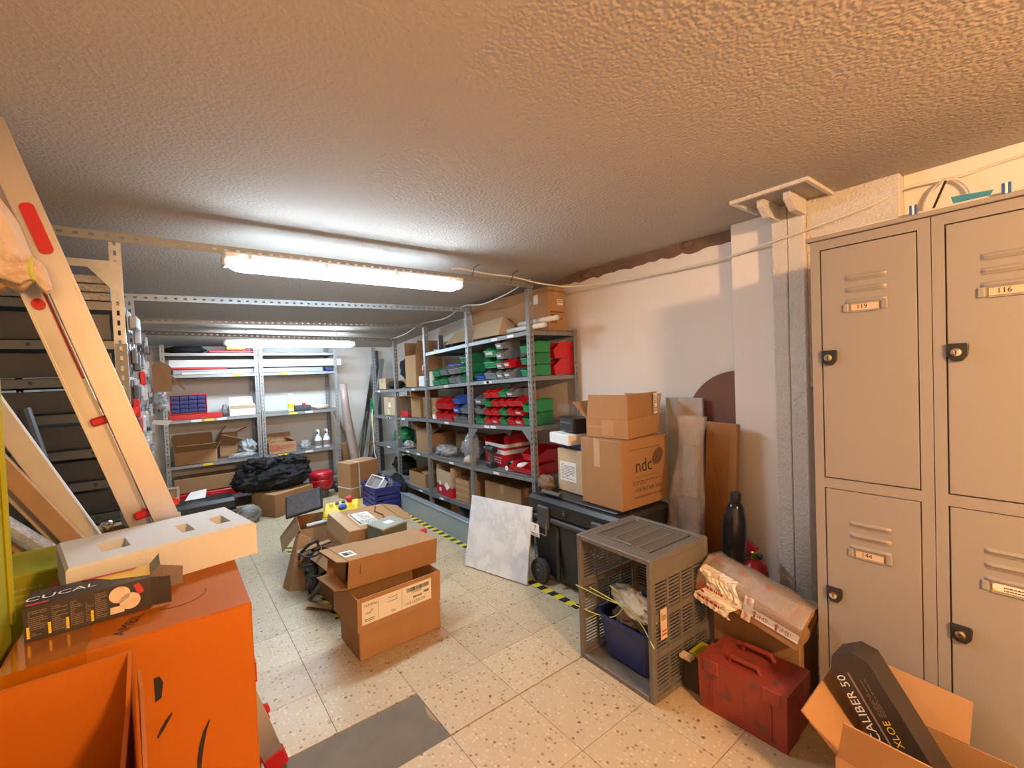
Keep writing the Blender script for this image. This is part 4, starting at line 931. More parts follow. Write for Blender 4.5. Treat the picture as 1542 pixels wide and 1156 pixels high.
# ------------------------------------------------------------------ the pile behind them
carton('long low brown carton standing under the pile behind the floor stack', (.30, .50, .26), (.86, 2.72, 0), R(6), {'-x': -40, '+x': -60}, tape=None, fl=.05)
c = carton('low brown carton on the floor at the back of the pile', (.42, .36, .33), (.89, 3.38, 0), R(-8), {'-x': -50, '+x': -35}, tape=None, fl=.17)
c = carton('brown carton with a printed white label lying tilted on the pile', (.36, .27, .15), (.93, 2.80, .315), rot=(R(12), R(4), R(10)), tape=None)
lab = sticker(c, (-.09, -.09, .1502), (1,0,0), (0,1,0), .13, .16); 
obj('print', lines(FM((-.085, -.085, .1515), (1,0,0), (0,1,0)), .12, .05, 4, 71), 'ink', lab); obj('drawing', lines(FM((-.05, -.03, .1515), (1,0,0), (0,1,0)), .07, .08, 5, 72), 'printed_grey', lab); obj('print_bar', MB().box((-.085,-.085,.1515), (-.072,.065,.1518)), 'printed_grey', lab)
obj('tape_end', MB().box((-.1812,-.136,.05), (-.1802,.136,.15)).box((-.18,-.135,.1501), (-.11,.135,.1509)), 'tape_clear', c)
for i, (x, a) in enumerate(((.19, 20), (.02, 70))): pass
obj('torn_flap', MB().ext([(.18,-.13,.148), (.18,.13,.148), (.30,.12,.120), (.29,-.08,.115)], (0,0,.004)), 'cardboard', c); obj('torn_edge', MB().tube([(.07,-.10,.153),(.10,-.03,.155),(.08,.04,.153),(.12,.10,.154)], .004, 6), 'ink_brown', c)
t = thing('tin_box', 'dark olive box with a scuffed pale lid on the pile', 'box', (.985, 2.535, .385), rot=(R(2), R(-1), R(14)))
obj('body', MB().box((-.085,-.075,0), (.085,.075,.078), .003), 'olive_box', t); obj('lid', MB().box((-.087,-.077,.079), (.087,.077,.092), .003), 'olive_lid', t); obj('paper_scrap', MB().box((-.02,-.03,.0921), (.03,.02,.0926)), 'paper_white', t)
t = thing('hand_saw', 'saw with a red plastic handle lying on the pile', 'saw', (1.06, 2.58, .352), rot=(R(4), R(3), R(-6)))
obj('blade', MB().ext([(-.30,-.03,0), (.06,-.045,0), (.06,.045,0), (-.30,.0,0)], (0,0,.002)), 'chrome', t); obj('handle', MB().ext([(.05,-.05,-.010), (.16,-.03,-.010), (.20,.02,-.010), (.19,.04,-.010), (.13,.005,-.010), (.09,.04,-.010), (.05,.05,-.010)], (0,0,.024)), 'red_plastic', t)
carton('white printed manual box under the olive box on the pile', (.20, .13, .05), (.86, 2.50, .300), rot=(R(2), R(-3), R(25)), m='card_white', tape=None)
mbx = [o for o in bpy.data.objects if o.get('label', '').startswith('white printed manual')][0]
obj('dark_print', bars(FM((-.09,-.06,.0508), (1,0,0), (0,1,0)), .18, .10, 9, 74), 'ink', mbx)
# yellow control pendant
t = thing('control_box', 'yellow control box with red stop button and blue knob on the pile', 'control box', (.95, 3.28, .375), rot=(R(20), R(-4), R(-22)))
obj('housing', MB().box((-.12,-.075,0), (.12,.075,.05), .012), 'yellow_plastic', t); obj('rim', MB().box((-.125,-.08,.018), (.125,.08,.026), .004), 'yellow_plastic', t)
obj('stop_button', MB().lathe([(.014,0),(.014,.018),(.024,.018),(.024,.034),(.015,.038)], (.055,.045,.05), 16), 'red_plastic', t); obj('selector_knob', MB().lathe([(.030,0),(.026,.022),(.012,.024)], (.01,-.02,.05), 12), 'blue_plastic', t)
for x, y in ((-.03,.04), (.012,.045), (-.07,.04)): obj('push_button', MB().lathe([(.013,0),(.012,.010)], (x,y,.05), 12), 'black_plastic' if x > -.05 else 'yellow_plastic', t)
t = thing('monitor_panel', 'dark flat panel propped up at the back of the pile', 'panel', (.735, 3.44, .455), rot=(R(52), R(-14), R(-30)))
obj('panel', MB().box((-.13,-.085,-.008), (.13,.085,.008), .006), 'black_plastic', t); obj('screen', MB().box((-.118,-.072,.0082), (.118,.075,.009)), 'pack_dark', t)
t = thing('cardboard_flap', 'bent brown cardboard standing at the left edge of the pile', 'cardboard', (.655, 3.10, 0), rz=R(-20))
obj('panel', MB().ext([(-.10,-.04,.0), (.0,-.06,.0), (.03,.02,.30), (-.04,.05,.33)], (.004,.004,0)), 'cardboard', t); obj('panel', MB().ext([(-.15,.04,.0), (-.10,-.04,.0), (-.04,.05,.33), (-.065,.09,.31)], (.004,.004,0)), 'cardboard', t)
r = random.Random(9)
for i in range(6):
    pts = []; a0 = r.uniform(0, 6); cx, cy = .66+r.uniform(-.02, .05), 2.98+r.uniform(-.10, .14); rad = r.uniform(.08, .13); zc = .15+.025*i
    tx, ty = r.uniform(.2, .9), r.uniform(-.3, .3)
    for k_ in range(26):
        a = a0+2*PI*k_/20; pts.append((cx+rad*math.cos(a)*.45, cy+rad*math.sin(a), max(.012, zc+rad*.95*math.cos(a+1.2)*tx+ty*rad*math.sin(a))))
    single('cable_loop', MB().tube(pts, .0065 if i % 2 else .009, 8), 'cable_black', 'loop of thick black cable tangled at the left side of the pile', 'cable', 'black cable loops in the pile', smooth=True)
for i, (a, b, m) in enumerate((((.585,2.80,.024),(.69,2.66,.024),'wood'), ((.62,2.86,.02),(.66,2.52,.30),'steel_dark'), ((.60,3.05,.25),(.80,2.95,.31),'wood'), ((.70,2.55,.285),(.98,2.53,.290),'black_plastic'))):
    single('wooden_strip' if m == 'wood' else 'metal_strip', MB().tube([a, b], .014, 4, sx=1.6), m, ('short wooden strip on the floor at the edge of the pile', 'dark metal bar leaning on the cartons of the pile', 'wooden strip lying across the black cables of the pile', 'black bar lying across the front of the pile')[i], 'strip')
bag('heap of dark tools and connectors inside the pile', (.665, 2.98, 0), (.03, .05, .12), 'pack_dark', 77, .55, freq=9, name='parts_heap', cat='parts')
single('white_tube', MB().tube([(.70,3.235,.348),(.84,3.25,.348)], .012, 10), 'white_plastic', 'short white tube lying in front of the dark panel on the pile', 'tube', smooth=True)

# ------------------------------------------------------------------ grey steel beam, marble slab
t = thing('steel_beam', 'long light grey metal trunking beam lying on the floor beside the hazard tape', 'beam', (1.84, 2.70, 0))
obj('web', MB().box((-.045,0,0), (-.035,1.52,.175), .003), 'beam_grey', t); obj('top_flange', MB().ext([(-.045,0,.175), (.055,0,.150), (.055,0,.140), (-.045,0,.163)], (0,1.52,0)), 'beam_grey', t); obj('back_web', MB().box((.045,0,0), (.055,1.52,.150), .003), 'beam_grey', t); obj('end_plate', MB().ext([(-.035,1.51,0), (.045,1.51,0), (.045,1.51,.142), (-.035,1.51,.16)], (0,.006,0)), 'beam_grey', t); obj('top_lip', MB().box((-.052,0,.166), (-.045,1.52,.182), .002), 'beam_grey', t)
slab = [(1.585,2.66,.004), (1.715,2.145,.004), (1.800,2.17,.465), (1.690,2.70,.465)]
n_ = (Vector(slab[1])-Vector(slab[0])).cross(Vector(slab[3])-Vector(slab[0])).normalized()*-.014
o = single('marble_slab', MB().ext(slab, n_ if n_.x < 0 else -n_), 'marble', 'white veined marble slab leaning against the black tool chest and shelving', 'slab'); bevel(o, .002)

# ------------------------------------------------------------------ black rolling tool chest
t = thing('tool_chest', 'black wheeled plastic tool chest with a white tag under the stacked cartons', 'tool chest', (1.80, 1.478, 0))
def taper(mb, x0, x1, y0, y1, z0, z1, ins, M=None):
    vs = [(x0+ins, y0+ins, z0), (x1-ins, y0+ins, z0), (x1-ins, y1-ins, z0), (x0+ins, y1-ins, z0), (x0, y0, z1), (x1, y0, z1), (x1, y1, z1), (x0, y1, z1)]
    return mb.add(vs, [(0,3,2,1),(4,5,6,7),(0,1,5,4),(1,2,6,5),(2,3,7,6),(3,0,4,7)], M)
o = obj('body', taper(MB(), .025, .44, .01, .742, .035, .40, .03), 'black_plastic', t); bevel(o, .01)
o = obj('lid', MB().box((.0, 0, .43), (.46, .752, .545), .02), 'black_plastic', t)
obj('rim', MB().box((-.004, -.004, .40), (.464, .756, .432), .008), 'dark_grey_plastic', t)
obj('lid_ridge', MB().box((.05, .06, .545), (.40, .69, .556), .006), 'black_plastic', t)
for y in (.14, .585):
    l_ = obj('latch', MB().box((-.022, y-.05, .36), (.002, y+.05, .50), .008), 'dark_grey_plastic', t)
    obj('latch_wire', MB().tube([(-.024, y-.04, .40), (-.03, y-.04, .33), (-.03, y+.04, .33), (-.024, y+.04, .40)], .004, 6), 'steel_grey', l_)
obj('lock', MB().lathe([(.020,0),(.018,.008)], (0,0,0), 16, FM((-.001, .41, .485), (0,-1,0), (0,0,1))), 'black_plastic', t)
obj('lock_core', MB().lathe([(.009,0),(.008,.004)], (0,0,0), 12, FM((-.009, .41, .485), (0,-1,0), (0,0,1))), 'chrome', t)
for y in (.28, .50): obj('front_rib', MB().box((.015, y-.012, .05), (.035, y+.012, .38), .006), 'black_plastic', t)
for y in (.645,):
    wh = obj('wheel', MB().lathe([(.045,-.022),(.072,-.020),(.076,-.010),(.076,.010),(.072,.020),(.045,.022)], (0,0,0), 22, FM((.005, y, .076), (0,-1,0), (0,0,1))), 'rubber', t, smooth=False)
    obj('hub', MB().lathe([(.050,.018),(.046,.026),(.016,.026),(.012,.032)], (0,0,0), 18, FM((.005, y, .076), (0,-1,0), (0,0,1))), 'dark_grey_plastic', wh)
    for k_ in range(5):
        a = 2*PI*k_/5; obj('spoke_hole', MB().lathe([(.009,.0262),(.009,.0268)], (.03*math.cos(a), .03*math.sin(a), 0), 10, FM((.005, y, .076), (0,-1,0), (0,0,1))), 'rubber', wh)
tg = obj('paper_tag', MB().box((-.036, .60, .305), (-.034, .68, .385)), 'paper_white', t); write('7', .05, FM((-.0365, .64, .352), (0,-1,0), (0,0,1)), 'ink', tg)
obj('tag_print', lines(FM((-.0368, .673, .308), (0,-1,0), (0,0,1)), .066, .02, 2, 81), 'ink', tg)
TOPC = .558
# printed carton on the chest
c = carton('large brown carton printed ndc with a phone number on the black tool chest', (.40, .30, .375), (2.085, 1.668, TOPC), R(-2), tape=None, m='cardboard')
obj('packing_tape', MB().box((-.2012, .0, .22), (-.2002, .045, .3758)).box((-.2, 0, .3752), (.2, .045, .376)), 'tape_clear', c)
F = lambda x, z: FM((x, -.1508, z), (1,0,0), (0,0,1))
write('ndc', .105, F(-.015, .225), 'ink', c, sx=.95)
for i in range(9):                                           # striped disc beside the letters
    x = -.040+i*.010; hh = math.sqrt(max(0, .046**2-x*x))
    obj('logo_stripe', MB().add([(x-.003-hh*.30, -hh, 0), (x+.003-hh*.30, -hh, 0), (x+.003+hh*.30, hh, 0), (x-.003+hh*.30, hh, 0)], [(0,1,2,3)], F(.108, .262)), 'ink', c)
obj('print_rule', MB().box((-.13, -.1512, .318), (.13, -.1504, .321)).box((-.09, -.1512, .165), (.13, -.1504, .167)), 'ink_brown', c)
obj('print', lines(F(-.11, .122), .26, .026, 2, 82), 'ink_brown', c)
write('+34 965 641 062', .033, F(.02, .095), 'ink', c); write('www.alimentec-ndc.com', .024, F(.02, .058), 'ink', c)
# shallow carton with raised flaps on top
c = carton('shallow open carton with upright flaps on top of the large printed carton', (.36, .27, .105), (2.115, 1.690, TOPC+.379), R(8), {'-x': 96, '-y': 92, '+x': 60, '+y': 40}, tape=None, fl=.135, m='cardboard')
sticker(c, (.10, -.1435, .115), (1,0,0), (0,0,1), .045, .12, print_='lines', seed=83)
obj('tape_wrinkle', MB().box((-.1812, -.05, .01), (-.1802, .03, .10)).box((-.181, -.05, .055), (-.1801, .12, .065)), 'tape_brown', c)
# taped box with blue lid, white carton, black carton
c = carton('tan carton with a big torn paper label on the black tool chest', (.26, .25, .27), (2.10, 1.985, TOPC), R(-4), m='cardboard_pale', tape=None)
sticker(c, (-.1305, .10, .07), (0,-1,0), (0,0,1), .15, .12, print_='lines', seed=84, ink='printed_grey')
single('blue_tray', MB().box((-.10,-.105,0), (.10,.105,.030), .008), 'blue_plastic', 'blue plastic lid on the tan carton with the torn label', 'lid', loc=(2.09, 1.99, TOPC+.272), rz=R(-4))
carton('white flat carton on the blue lid above the tan carton', (.25, .22, .065), (2.06, 2.035, TOPC+.304), R(-12), m='card_white', tape=None)
c = carton('black printed carton on top of the white flat carton', (.20, .18, .085), (2.08, 2.01, TOPC+.378), rot=(0, R(2), R(-16)), m='black_plastic', tape=None); obj('print', lines(FM((-.1006, .075, .025), (0,-1,0), (0,0,1)), .14, .04, 2, 85), 'printed_grey', c)
single('oily_rag', MB().blob((0,0,.05), (.045,.055,.045), seed=61, amp=.45, freq=5, nu=30, nv=20, flat=0), 'rag_brown', 'crumpled brown rag on the corner of the black tool chest', 'rag', loc=(1.90, 2.15, TOPC-.001), smooth=True)
rod('steel_tube', 'short shiny tube lying on the black tool chest', 'tube', (1.845, 2.12, TOPC+.014), (1.845, 1.96, TOPC+.014), .014, 'chrome')
# ------------------------------------------------------------------ grey vented crate on its end, with blue tub
t = thing('plastic_crate', 'grey slotted plastic crate standing on its end and open towards the room', 'crate', (1.46, 1.06, 0), R(-1.5))
CD, CW, CH = .38, .385, .57; m = 'crate_grey'
for y in (0, CW):                                            # corner frames at the open and closed rims
    for x in (0, CD): obj('corner_post', MB().box((x-.012, y-.012, 0), (x+.012, y+.012, CH), .004), m, t)
for z in (.0, CH-.022):
    for x in (0, CD): obj('rim_bar', MB().box((x-.012, .012, z), (x+.012, CW-.012, z+.022), .003), m, t)
    for y in (0, CW): obj('rim_bar', MB().box((.012, y-.012, z), (CD-.012, y+.012, z+.022), .003), m, t)
def vent(name, u0, u1, v0, v1, place_, cols, groups, pitch=.0145):
    """slotted panel in (u, v): ribs, solid bands and fine slats, mapped by place_(u, v) boxes"""
    fr = MB(); sl = MB()
    for i in range(cols+1):
        u = u0+(u1-u0)*i/cols; place_(fr, u-.006, u+.006, v0, v1, .006)
    gh = (v1-v0)/groups
    for g in range(groups+1):
        v = v0+gh*g; place_(fr, u0, u1, max(v0, v-.014), min(v1, v+.014), .008)
    for g in range(groups):
        v = v0+gh*g+.018
        while v < v0+gh*(g+1)-.018:
            place_(sl, u0, u1, v, v+pitch*.55, .003); v += pitch
    p = obj(name, fr, m, t); q = obj('slats', sl, m, p); q['kind'] = 'stuff'
vent('side_panel', .012, CD-.012, .03, CH-.085, lambda b, u0, u1, v0, v1, d: b.box((u0, -d, v0), (u1, d-.004, v1)), 4, 3)
vent('side_panel', .012, CD-.012, .03, CH-.085, lambda b, u0, u1, v0, v1, d: b.box((u0, CW-d+.004, v0), (u1, CW+d, v1)), 4, 3)
vent('bottom_panel', .012, CW-.012, .03, CH-.03, lambda b, u0, u1, v0, v1, d: b.box((CD-d+.004, u0, v0), (CD+d, u1, v1)), 4, 3)
vent('top_panel', .05, CW-.05, .06, CD-.03, lambda b, u0, u1, v0, v1, d: b.box((v0, u0, CH-d-.006), (v1, u1, CH+d-.010)), 4, 1, .012)
obj('top_border', MB().box((.012, .012, CH-.018), (.06, CW-.012, CH-.004)).box((.06, .012, CH-.018), (CD-.012, .05, CH-.004)).box((.06, CW-.05, CH-.018), (CD-.012, CW-.012, CH-.004)), m, t)
obj('side_band', MB().box((.012, -.008, CH-.085), (CD-.012, .002, CH-.022)), m, t); obj('side_band', MB().box((.012, CW-.002, CH-.085), (CD-.012, CW+.008, CH-.022)), m, t)
obj('floor_panel', MB().box((.012, .012, .004), (CD-.012, CW-.012, .012)), m, t)
obj('hand_grip', MB().box((.06, .14, CH-.003), (.075, .25, CH+.004), .002), m, t)
lb = obj('crate_label', MB().box((.035, -.0165, .245), (.075, -.0145, .365)), 'wood_pale', t); obj('print', lines(FM((.040, -.0172, .32), (1,0,0), (0,0,1)), .03, .035, 5, 86), 'ink', lb); obj('red_mark', lines(FM((.040, -.0172, .255), (1,0,0), (0,0,1)), .03, .03, 2, 87), 'ink_red', lb)
# tub
t = thing('plastic_tub', 'blue plastic tub inside the grey crate', 'tub', (1.65, 1.25, .025), R(-2))
def rrect(hx, hy, r_, n=5):
    P = []
    for (cx, cy, a0) in ((hx-r_, hy-r_, 0), (-hx+r_, hy-r_, 90), (-hx+r_, -hy+r_, 180), (hx-r_, -hy+r_, 270)):
        for k_ in range(n): a = R(a0+90*k_/(n-1)); P.append((cx+r_*math.cos(a), cy+r_*math.sin(a)))
    return P
def ring_stack(mb, rings):
    n = len(rings[0][0]); o = len(mb.v)
    for P, z in rings: mb.v += [Vector((x, y, z)) for x, y in P]
    for i in range(len(rings)-1):
        for k_ in range(n): mb.f.append((o+i*n+k_, o+i*n+(k_+1) % n, o+(i+1)*n+(k_+1) % n, o+(i+1)*n+k_))
    mb.f.append(tuple(o+k_ for k_ in range(n))[::-1]); mb.f.append(tuple(o+(len(rings)-1)*n+k_ for k_ in range(n)))
    return mb
obj('shell', ring_stack(MB(), [(rrect(.115, .125, .04), 0), (rrect(.14, .148, .045), .175), (rrect(.150, .158, .05), .178), (rrect(.150, .158, .05), .192), (rrect(.138, .146, .043), .192), (rrect(.112, .122, .04), .008)]), 'navy_plastic', t, smooth=False)
single('rag', MB().blob((0,0,0), (.10,.115,.055), seed=63, amp=.5, freq=6, nu=34, nv=22), 'rag_brown', 'brown rags filling the blue tub in the grey crate', 'rag', loc=(1.65, 1.245, .20), smooth=True)
single('rag', MB().blob((0,0,0), (.055,.12,.035), seed=64, amp=.55, freq=7, nu=34, nv=22), 'rag_white', 'dirty white rag on top of the brown rags in the blue tub', 'rag', loc=(1.60, 1.25, .275), rot=(R(8), 0, R(-15)), smooth=True)
single('twine', MB().tube(smooth_path([(1.448,1.46,.335),(1.50,1.33,.30),(1.53,1.24,.285),(1.50,1.14,.265),(1.445,1.055,.25),(1.43,1.03,.245)]), .0022, 6), 'cord_green', 'yellow-green twine stretched across the open front of the grey crate', 'twine', smooth=True)
single('twine', MB().tube(smooth_path([(1.445,1.47,.24),(1.50,1.38,.21),(1.52,1.30,.225),(1.54,1.26,.285),(1.52,1.27,.34),(1.50,1.30,.37)]), .0022, 6), 'cord_green', 'loose end of yellow-green twine hanging over the blue tub', 'twine', smooth=True)
single('twine', MB().tube(smooth_path([(1.455,1.38,.35),(1.50,1.28,.31),(1.54,1.16,.27)]), .0022, 6), 'cord_green', 'short length of yellow-green twine over the rags in the tub', 'twine', smooth=True)

# ------------------------------------------------------------------ red case, taped bundle and what is under it
t = thing('tool_case', 'scuffed dark red metal tool case with two handles on the floor by the lockers', 'case', (1.588, .628, 0), R(1))
obj('front_half', taper(MB(), 0, .118, 0, .315, .002, .20, .004), 'case_red', t); obj('back_half', taper(MB(), .122, .225, .004, .312, .002, .19, .004), 'case_red', t)
obj('seam_strip', MB().box((.116, .006, .01), (.124, .308, .170)), 'case_red', t)
for x0 in (.035, .150):
    obj('handle', MB().tube([(x0+.02, .105, .195), (x0+.02, .115, .218), (x0+.02, .21, .218), (x0+.02, .22, .195)], .009, 8), 'case_red', t)
for y in (.05, .265): obj('corner_pad', MB().box((-.003, y-.03, .15), (.012, y+.03, .2015), .003), 'case_red', t)
[obj('groove', MB().box((-.0015, y_, .02), (.0, y_+.005, .15)), 'case_red', t) for y_ in (.05, .26)]
carton('brown carton on the floor holding up the taped bundle behind the red case', (.18, .34, .27), (1.935, .85, 0), 0, m='cardboard', tape=None)
t = thing('wrapped_bundle', 'long bundle of cardboard wrapped in film and red printed tape leaning beside the lockers', 'bundle', (1.835, .656, .280), rot=(R(12.5), 0, R(-1)))
L = .40
op = [(-.085,.0), (.02,-.005), (.085,.05), (.07,.12), (-.02,.135), (-.085,.085)]; ip = [(x*.55+.012, .062+(z-.062)*.55) for x, z in op]
cv = [(x, 0, z) for x, z in op]+[(x, 0, z) for x, z in ip]+[(x, .14, z) for x, z in ip]+[(x, L, z) for x, z in op]      # hollow near end
cf = [(i, (i+1) % 6, 6+(i+1) % 6, 6+i) for i in range(6)]+[(6+i, 6+(i+1) % 6, 12+(i+1) % 6, 12+i) for i in range(6)]+[tuple(range(12, 18))]+[(i, (i+1) % 6, 18+(i+1) % 6, 18+i) for i in range(6)]+[tuple(range(18, 24))]
obj('cardboard_core', MB().add(cv, cf), 'cardboard', t)
def wrapfn(u, v):
    P = [(-.087,.04), (-.088,.087), (-.02,.138), (.072,.123), (.088,.05)]; k_ = u*(len(P)-1); i = min(int(k_), len(P)-2); f_ = k_-i
    x = P[i][0]*(1-f_)+P[i+1][0]*f_; z = P[i][1]*(1-f_)+P[i+1][1]*f_; y = -.004+v*(L+.004)
    d = .004+.010*abs(noise.noise(Vector((x*30, y*14, z*30)))); nx, nz = (x, z-.06); l_ = math.hypot(nx, nz) or 1
    return Vector((x+nx/l_*d, y, z+nz/l_*d))
obj('film_wrap', MB().grid(wrapfn, 26, 60), 'film_warm', t, smooth=True, fix=False)
tm = lambda y0, y1, z0, z1: MB().box((-.0905, y0, z0), (-.0895, y1, z1))
s_ = obj('printed_tape', tm(.0, .30, .030, .062), 'paper_white', t)
for i, y in enumerate((.045, .125, .205, .275)):
    M_ = FM((-.0912, y, .044), (0,-1,0), (0,0,1)); write('IMP', .026, M_, 'ink_red', s_)
    obj('arrow', MB().add([(-.034,-.012,0),(-.026,-.012,0),(-.026,.004,0),(-.020,.004,0),(-.030,.016,0),(-.040,.004,0),(-.034,.004,0)], [tuple(range(7))], M_), 'ink_red', s_)
s_ = obj('printed_tape', MB().box((-.0915, .165, .0), (-.0905, .20, .10)), 'paper_white', t); write('IMP', .024, FM((-.0922, .182, .085), (0,0,1), (0,1,0)), 'ink_red', s_); write('IMP', .024, FM((-.0922, .182, .015), (0,0,1), (0,1,0)), 'ink_red', s_)
def crumple(u, v):
    y = .22+v*.15+.02*math.sin(u*9); z = .135-u*.165
    return Vector((-.092-.014*abs(noise.noise(Vector((u*7, v*8, 2))))-(.012 if u > .7 else 0), y, z))
s_ = obj('tape_crumple', MB().grid(crumple, 22, 16), 'paper_white', t, fix=False)
obj('print', lines(FM((-.118, .37, -.01), (0,-1,0), (0,0,1)), .10, .08, 3, 88), 'ink_red', s_)
def crumple2(u, v):
    y = .05+v*.33; k_ = u; x = -.085+k_*.155; z = .09+.045*math.sin(k_*2.6)+.012*abs(noise.noise(Vector((u*9, v*14, 5))))+.006
    return Vector((x, y, z))
s_ = obj('tape_over_top', MB().grid(crumple2, 14, 40), 'film_warm', t, smooth=True, fix=False)
for y in (.14, .24, .34): write('IMP', .03, FM((-.045, y, .152), (.5,.5,0), (-.5,.5,0)), 'ink_red', t)
t = thing('manual_bag', 'printed packets with a lime one lying in the dark behind the red case', 'packet', (1.845, 1.0, .272), R(20))
t.location = (1.70, .992, 0); t.rotation_euler = (0, 0, 0)
obj('stack', MB().box((-.07,-.04,0), (.09,.045,.13), .004), 'printed_dark', t); obj('lime_packet', MB().box((-.05,-.045,.131), (.05,.03,.151), .003), 'lime_card', t); obj('print_card', MB().box((-.09,.0,.131), (-.055,.05,.146), .002), 'printed_photo', t)

# ------------------------------------------------------------------ things standing in the corner by the pillar
t = thing('fire_extinguisher', 'small red fire extinguisher in the corner by the rough white pillar', 'fire extinguisher', (2.27, 1.03, 0))
obj('cylinder', MB().lathe([(.050,0),(.058,.012),(.060,.03),(.060,.29),(.052,.325),(.030,.345),(.020,.35)], (0,0,0), 24), 'extinguisher_red', t, smooth=True)
obj('valve', MB().lathe([(.018,.345),(.020,.355),(.020,.385),(.014,.392)], (0,0,0), 14), 'brass', t)
obj('handle', MB().ext([(-.012,-.01,.39), (-.012,.05,.415), (-.012,.09,.455), (-.012,.075,.462), (-.012,.035,.435), (-.012,-.015,.41)], (.024,0,0)), 'extinguisher_red', t); obj('lever', MB().ext([(-.010,.0,.375), (-.010,.08,.378), (-.010,.085,.392), (-.010,.0,.392)], (.02,0,0)), 'extinguisher_red', t)
obj('gauge', MB().lathe([(.013,0),(.013,.012)], (0,0,0), 12, FM((0,-.022,.37), (1,0,0), (0,0,1))), 'black_plastic', t)
obj('hose', MB().tube(smooth_path([(-.01,.02,.37),(-.05,.06,.35),(-.066,.05,.25),(-.067,.03,.12)]), .009, 8), 'rubber', t, smooth=True)
t = thing('black_sleeve', 'glossy black plastic sleeve standing upright behind the taped bundle', 'sleeve', (2.10, 1.075, 0), rot=(R(3.5), 0, 0))
obj('shell', MB().lathe([(.040,.0),(.046,.30),(.052,.45),(.054,.53),(.048,.60),(.034,.655),(.022,.675)], (0,0,0), 22), 'black_gloss', t, smooth=True); obj('neck', MB().lathe([(.022,.675),(.024,.69),(.024,.715),(.018,.72)], (0,0,0), 16), 'black_plastic', t); None
t = thing('cupboard_door', 'tall orange-brown wooden cupboard door leaning on the wall behind the plastic bag', 'door', (2.30, 1.24, 0), rot=(0, R(4), R(-14)))
obj('board', MB().box((-.015,-.10,0), (.015,.10,1.01), .004), 'door_brown', t); [obj('groove', MB().box((-.0165,y_-.002,.06), (-.0155,y_+.002,.96)), 'door_brown', t) for y_ in (-.05, .05)]
obj('diagonal_strip', MB().ext([(-.017,-.09,.35), (-.017,-.07,.35), (-.017,.06,.75), (-.017,.04,.75)], (-.006,0,0)), 'door_brown', t)
t = thing('bagged_panel', 'dark object wrapped in a long creased clear plastic bag beside the wooden panel', 'bag', (2.17, 1.325, 0), rot=(0, R(2), R(4)))
def bagfn(u, v):
    a = 2*PI*u; z = v*1.05
    prof = [(0, .085), (.25, .095), (.55, .09), (.72, .075), (.85, .055), (.93, .06), (1, .07)]
    for i in range(len(prof)-1):
        if v <= prof[i+1][0]: f_ = (v-prof[i][0])/(prof[i+1][0]-prof[i][0]); r_ = prof[i][1]*(1-f_)+prof[i+1][1]*f_; break
    r_ *= 1+.22*noise.noise(Vector((math.cos(a)*2.2, math.sin(a)*2.2, z*7)))+.14*(.5-abs(noise.noise(Vector((math.cos(a)*5, math.sin(a)*5, z*11)))))
    return Vector((r_*.62*math.cos(a), r_*1.05*math.sin(a)+.02*math.sin(z*4), z+.004))
obj('film', MB().grid(bagfn, 40, 70), 'film_warm', t, smooth=True, fix=False)
obj('dark_core', MB().box((-.028,-.065,.004), (.028,.055,.62), .01), 'navy_plastic', t); obj('inner_sheet', MB().box((-.012,-.04,.62), (.012,.03,.90), .004), 'grey_plastic', t)
single('foil_panel', MB().box((-.012,-.115,0), (.012,.115,1.135), .004), 'pearl_silver', 'silver foil-faced panel standing behind the brown cartons', 'panel', loc=(2.43, 1.485, 0), rot=(0, R(0), R(4)))
P = [(0, 0, 0), (0, .31, 0)]+[(0, .31*math.cos(PI*k_/32), .975+.31*math.sin(PI*k_/32)) for k_ in range(17)]
single('arched_board', MB().ext(P, (.018, 0, 0)), 'round_board', 'reddish brown round-topped board leaning on the right wall behind the pilaster', 'board', loc=(2.482, 1.192, 0))

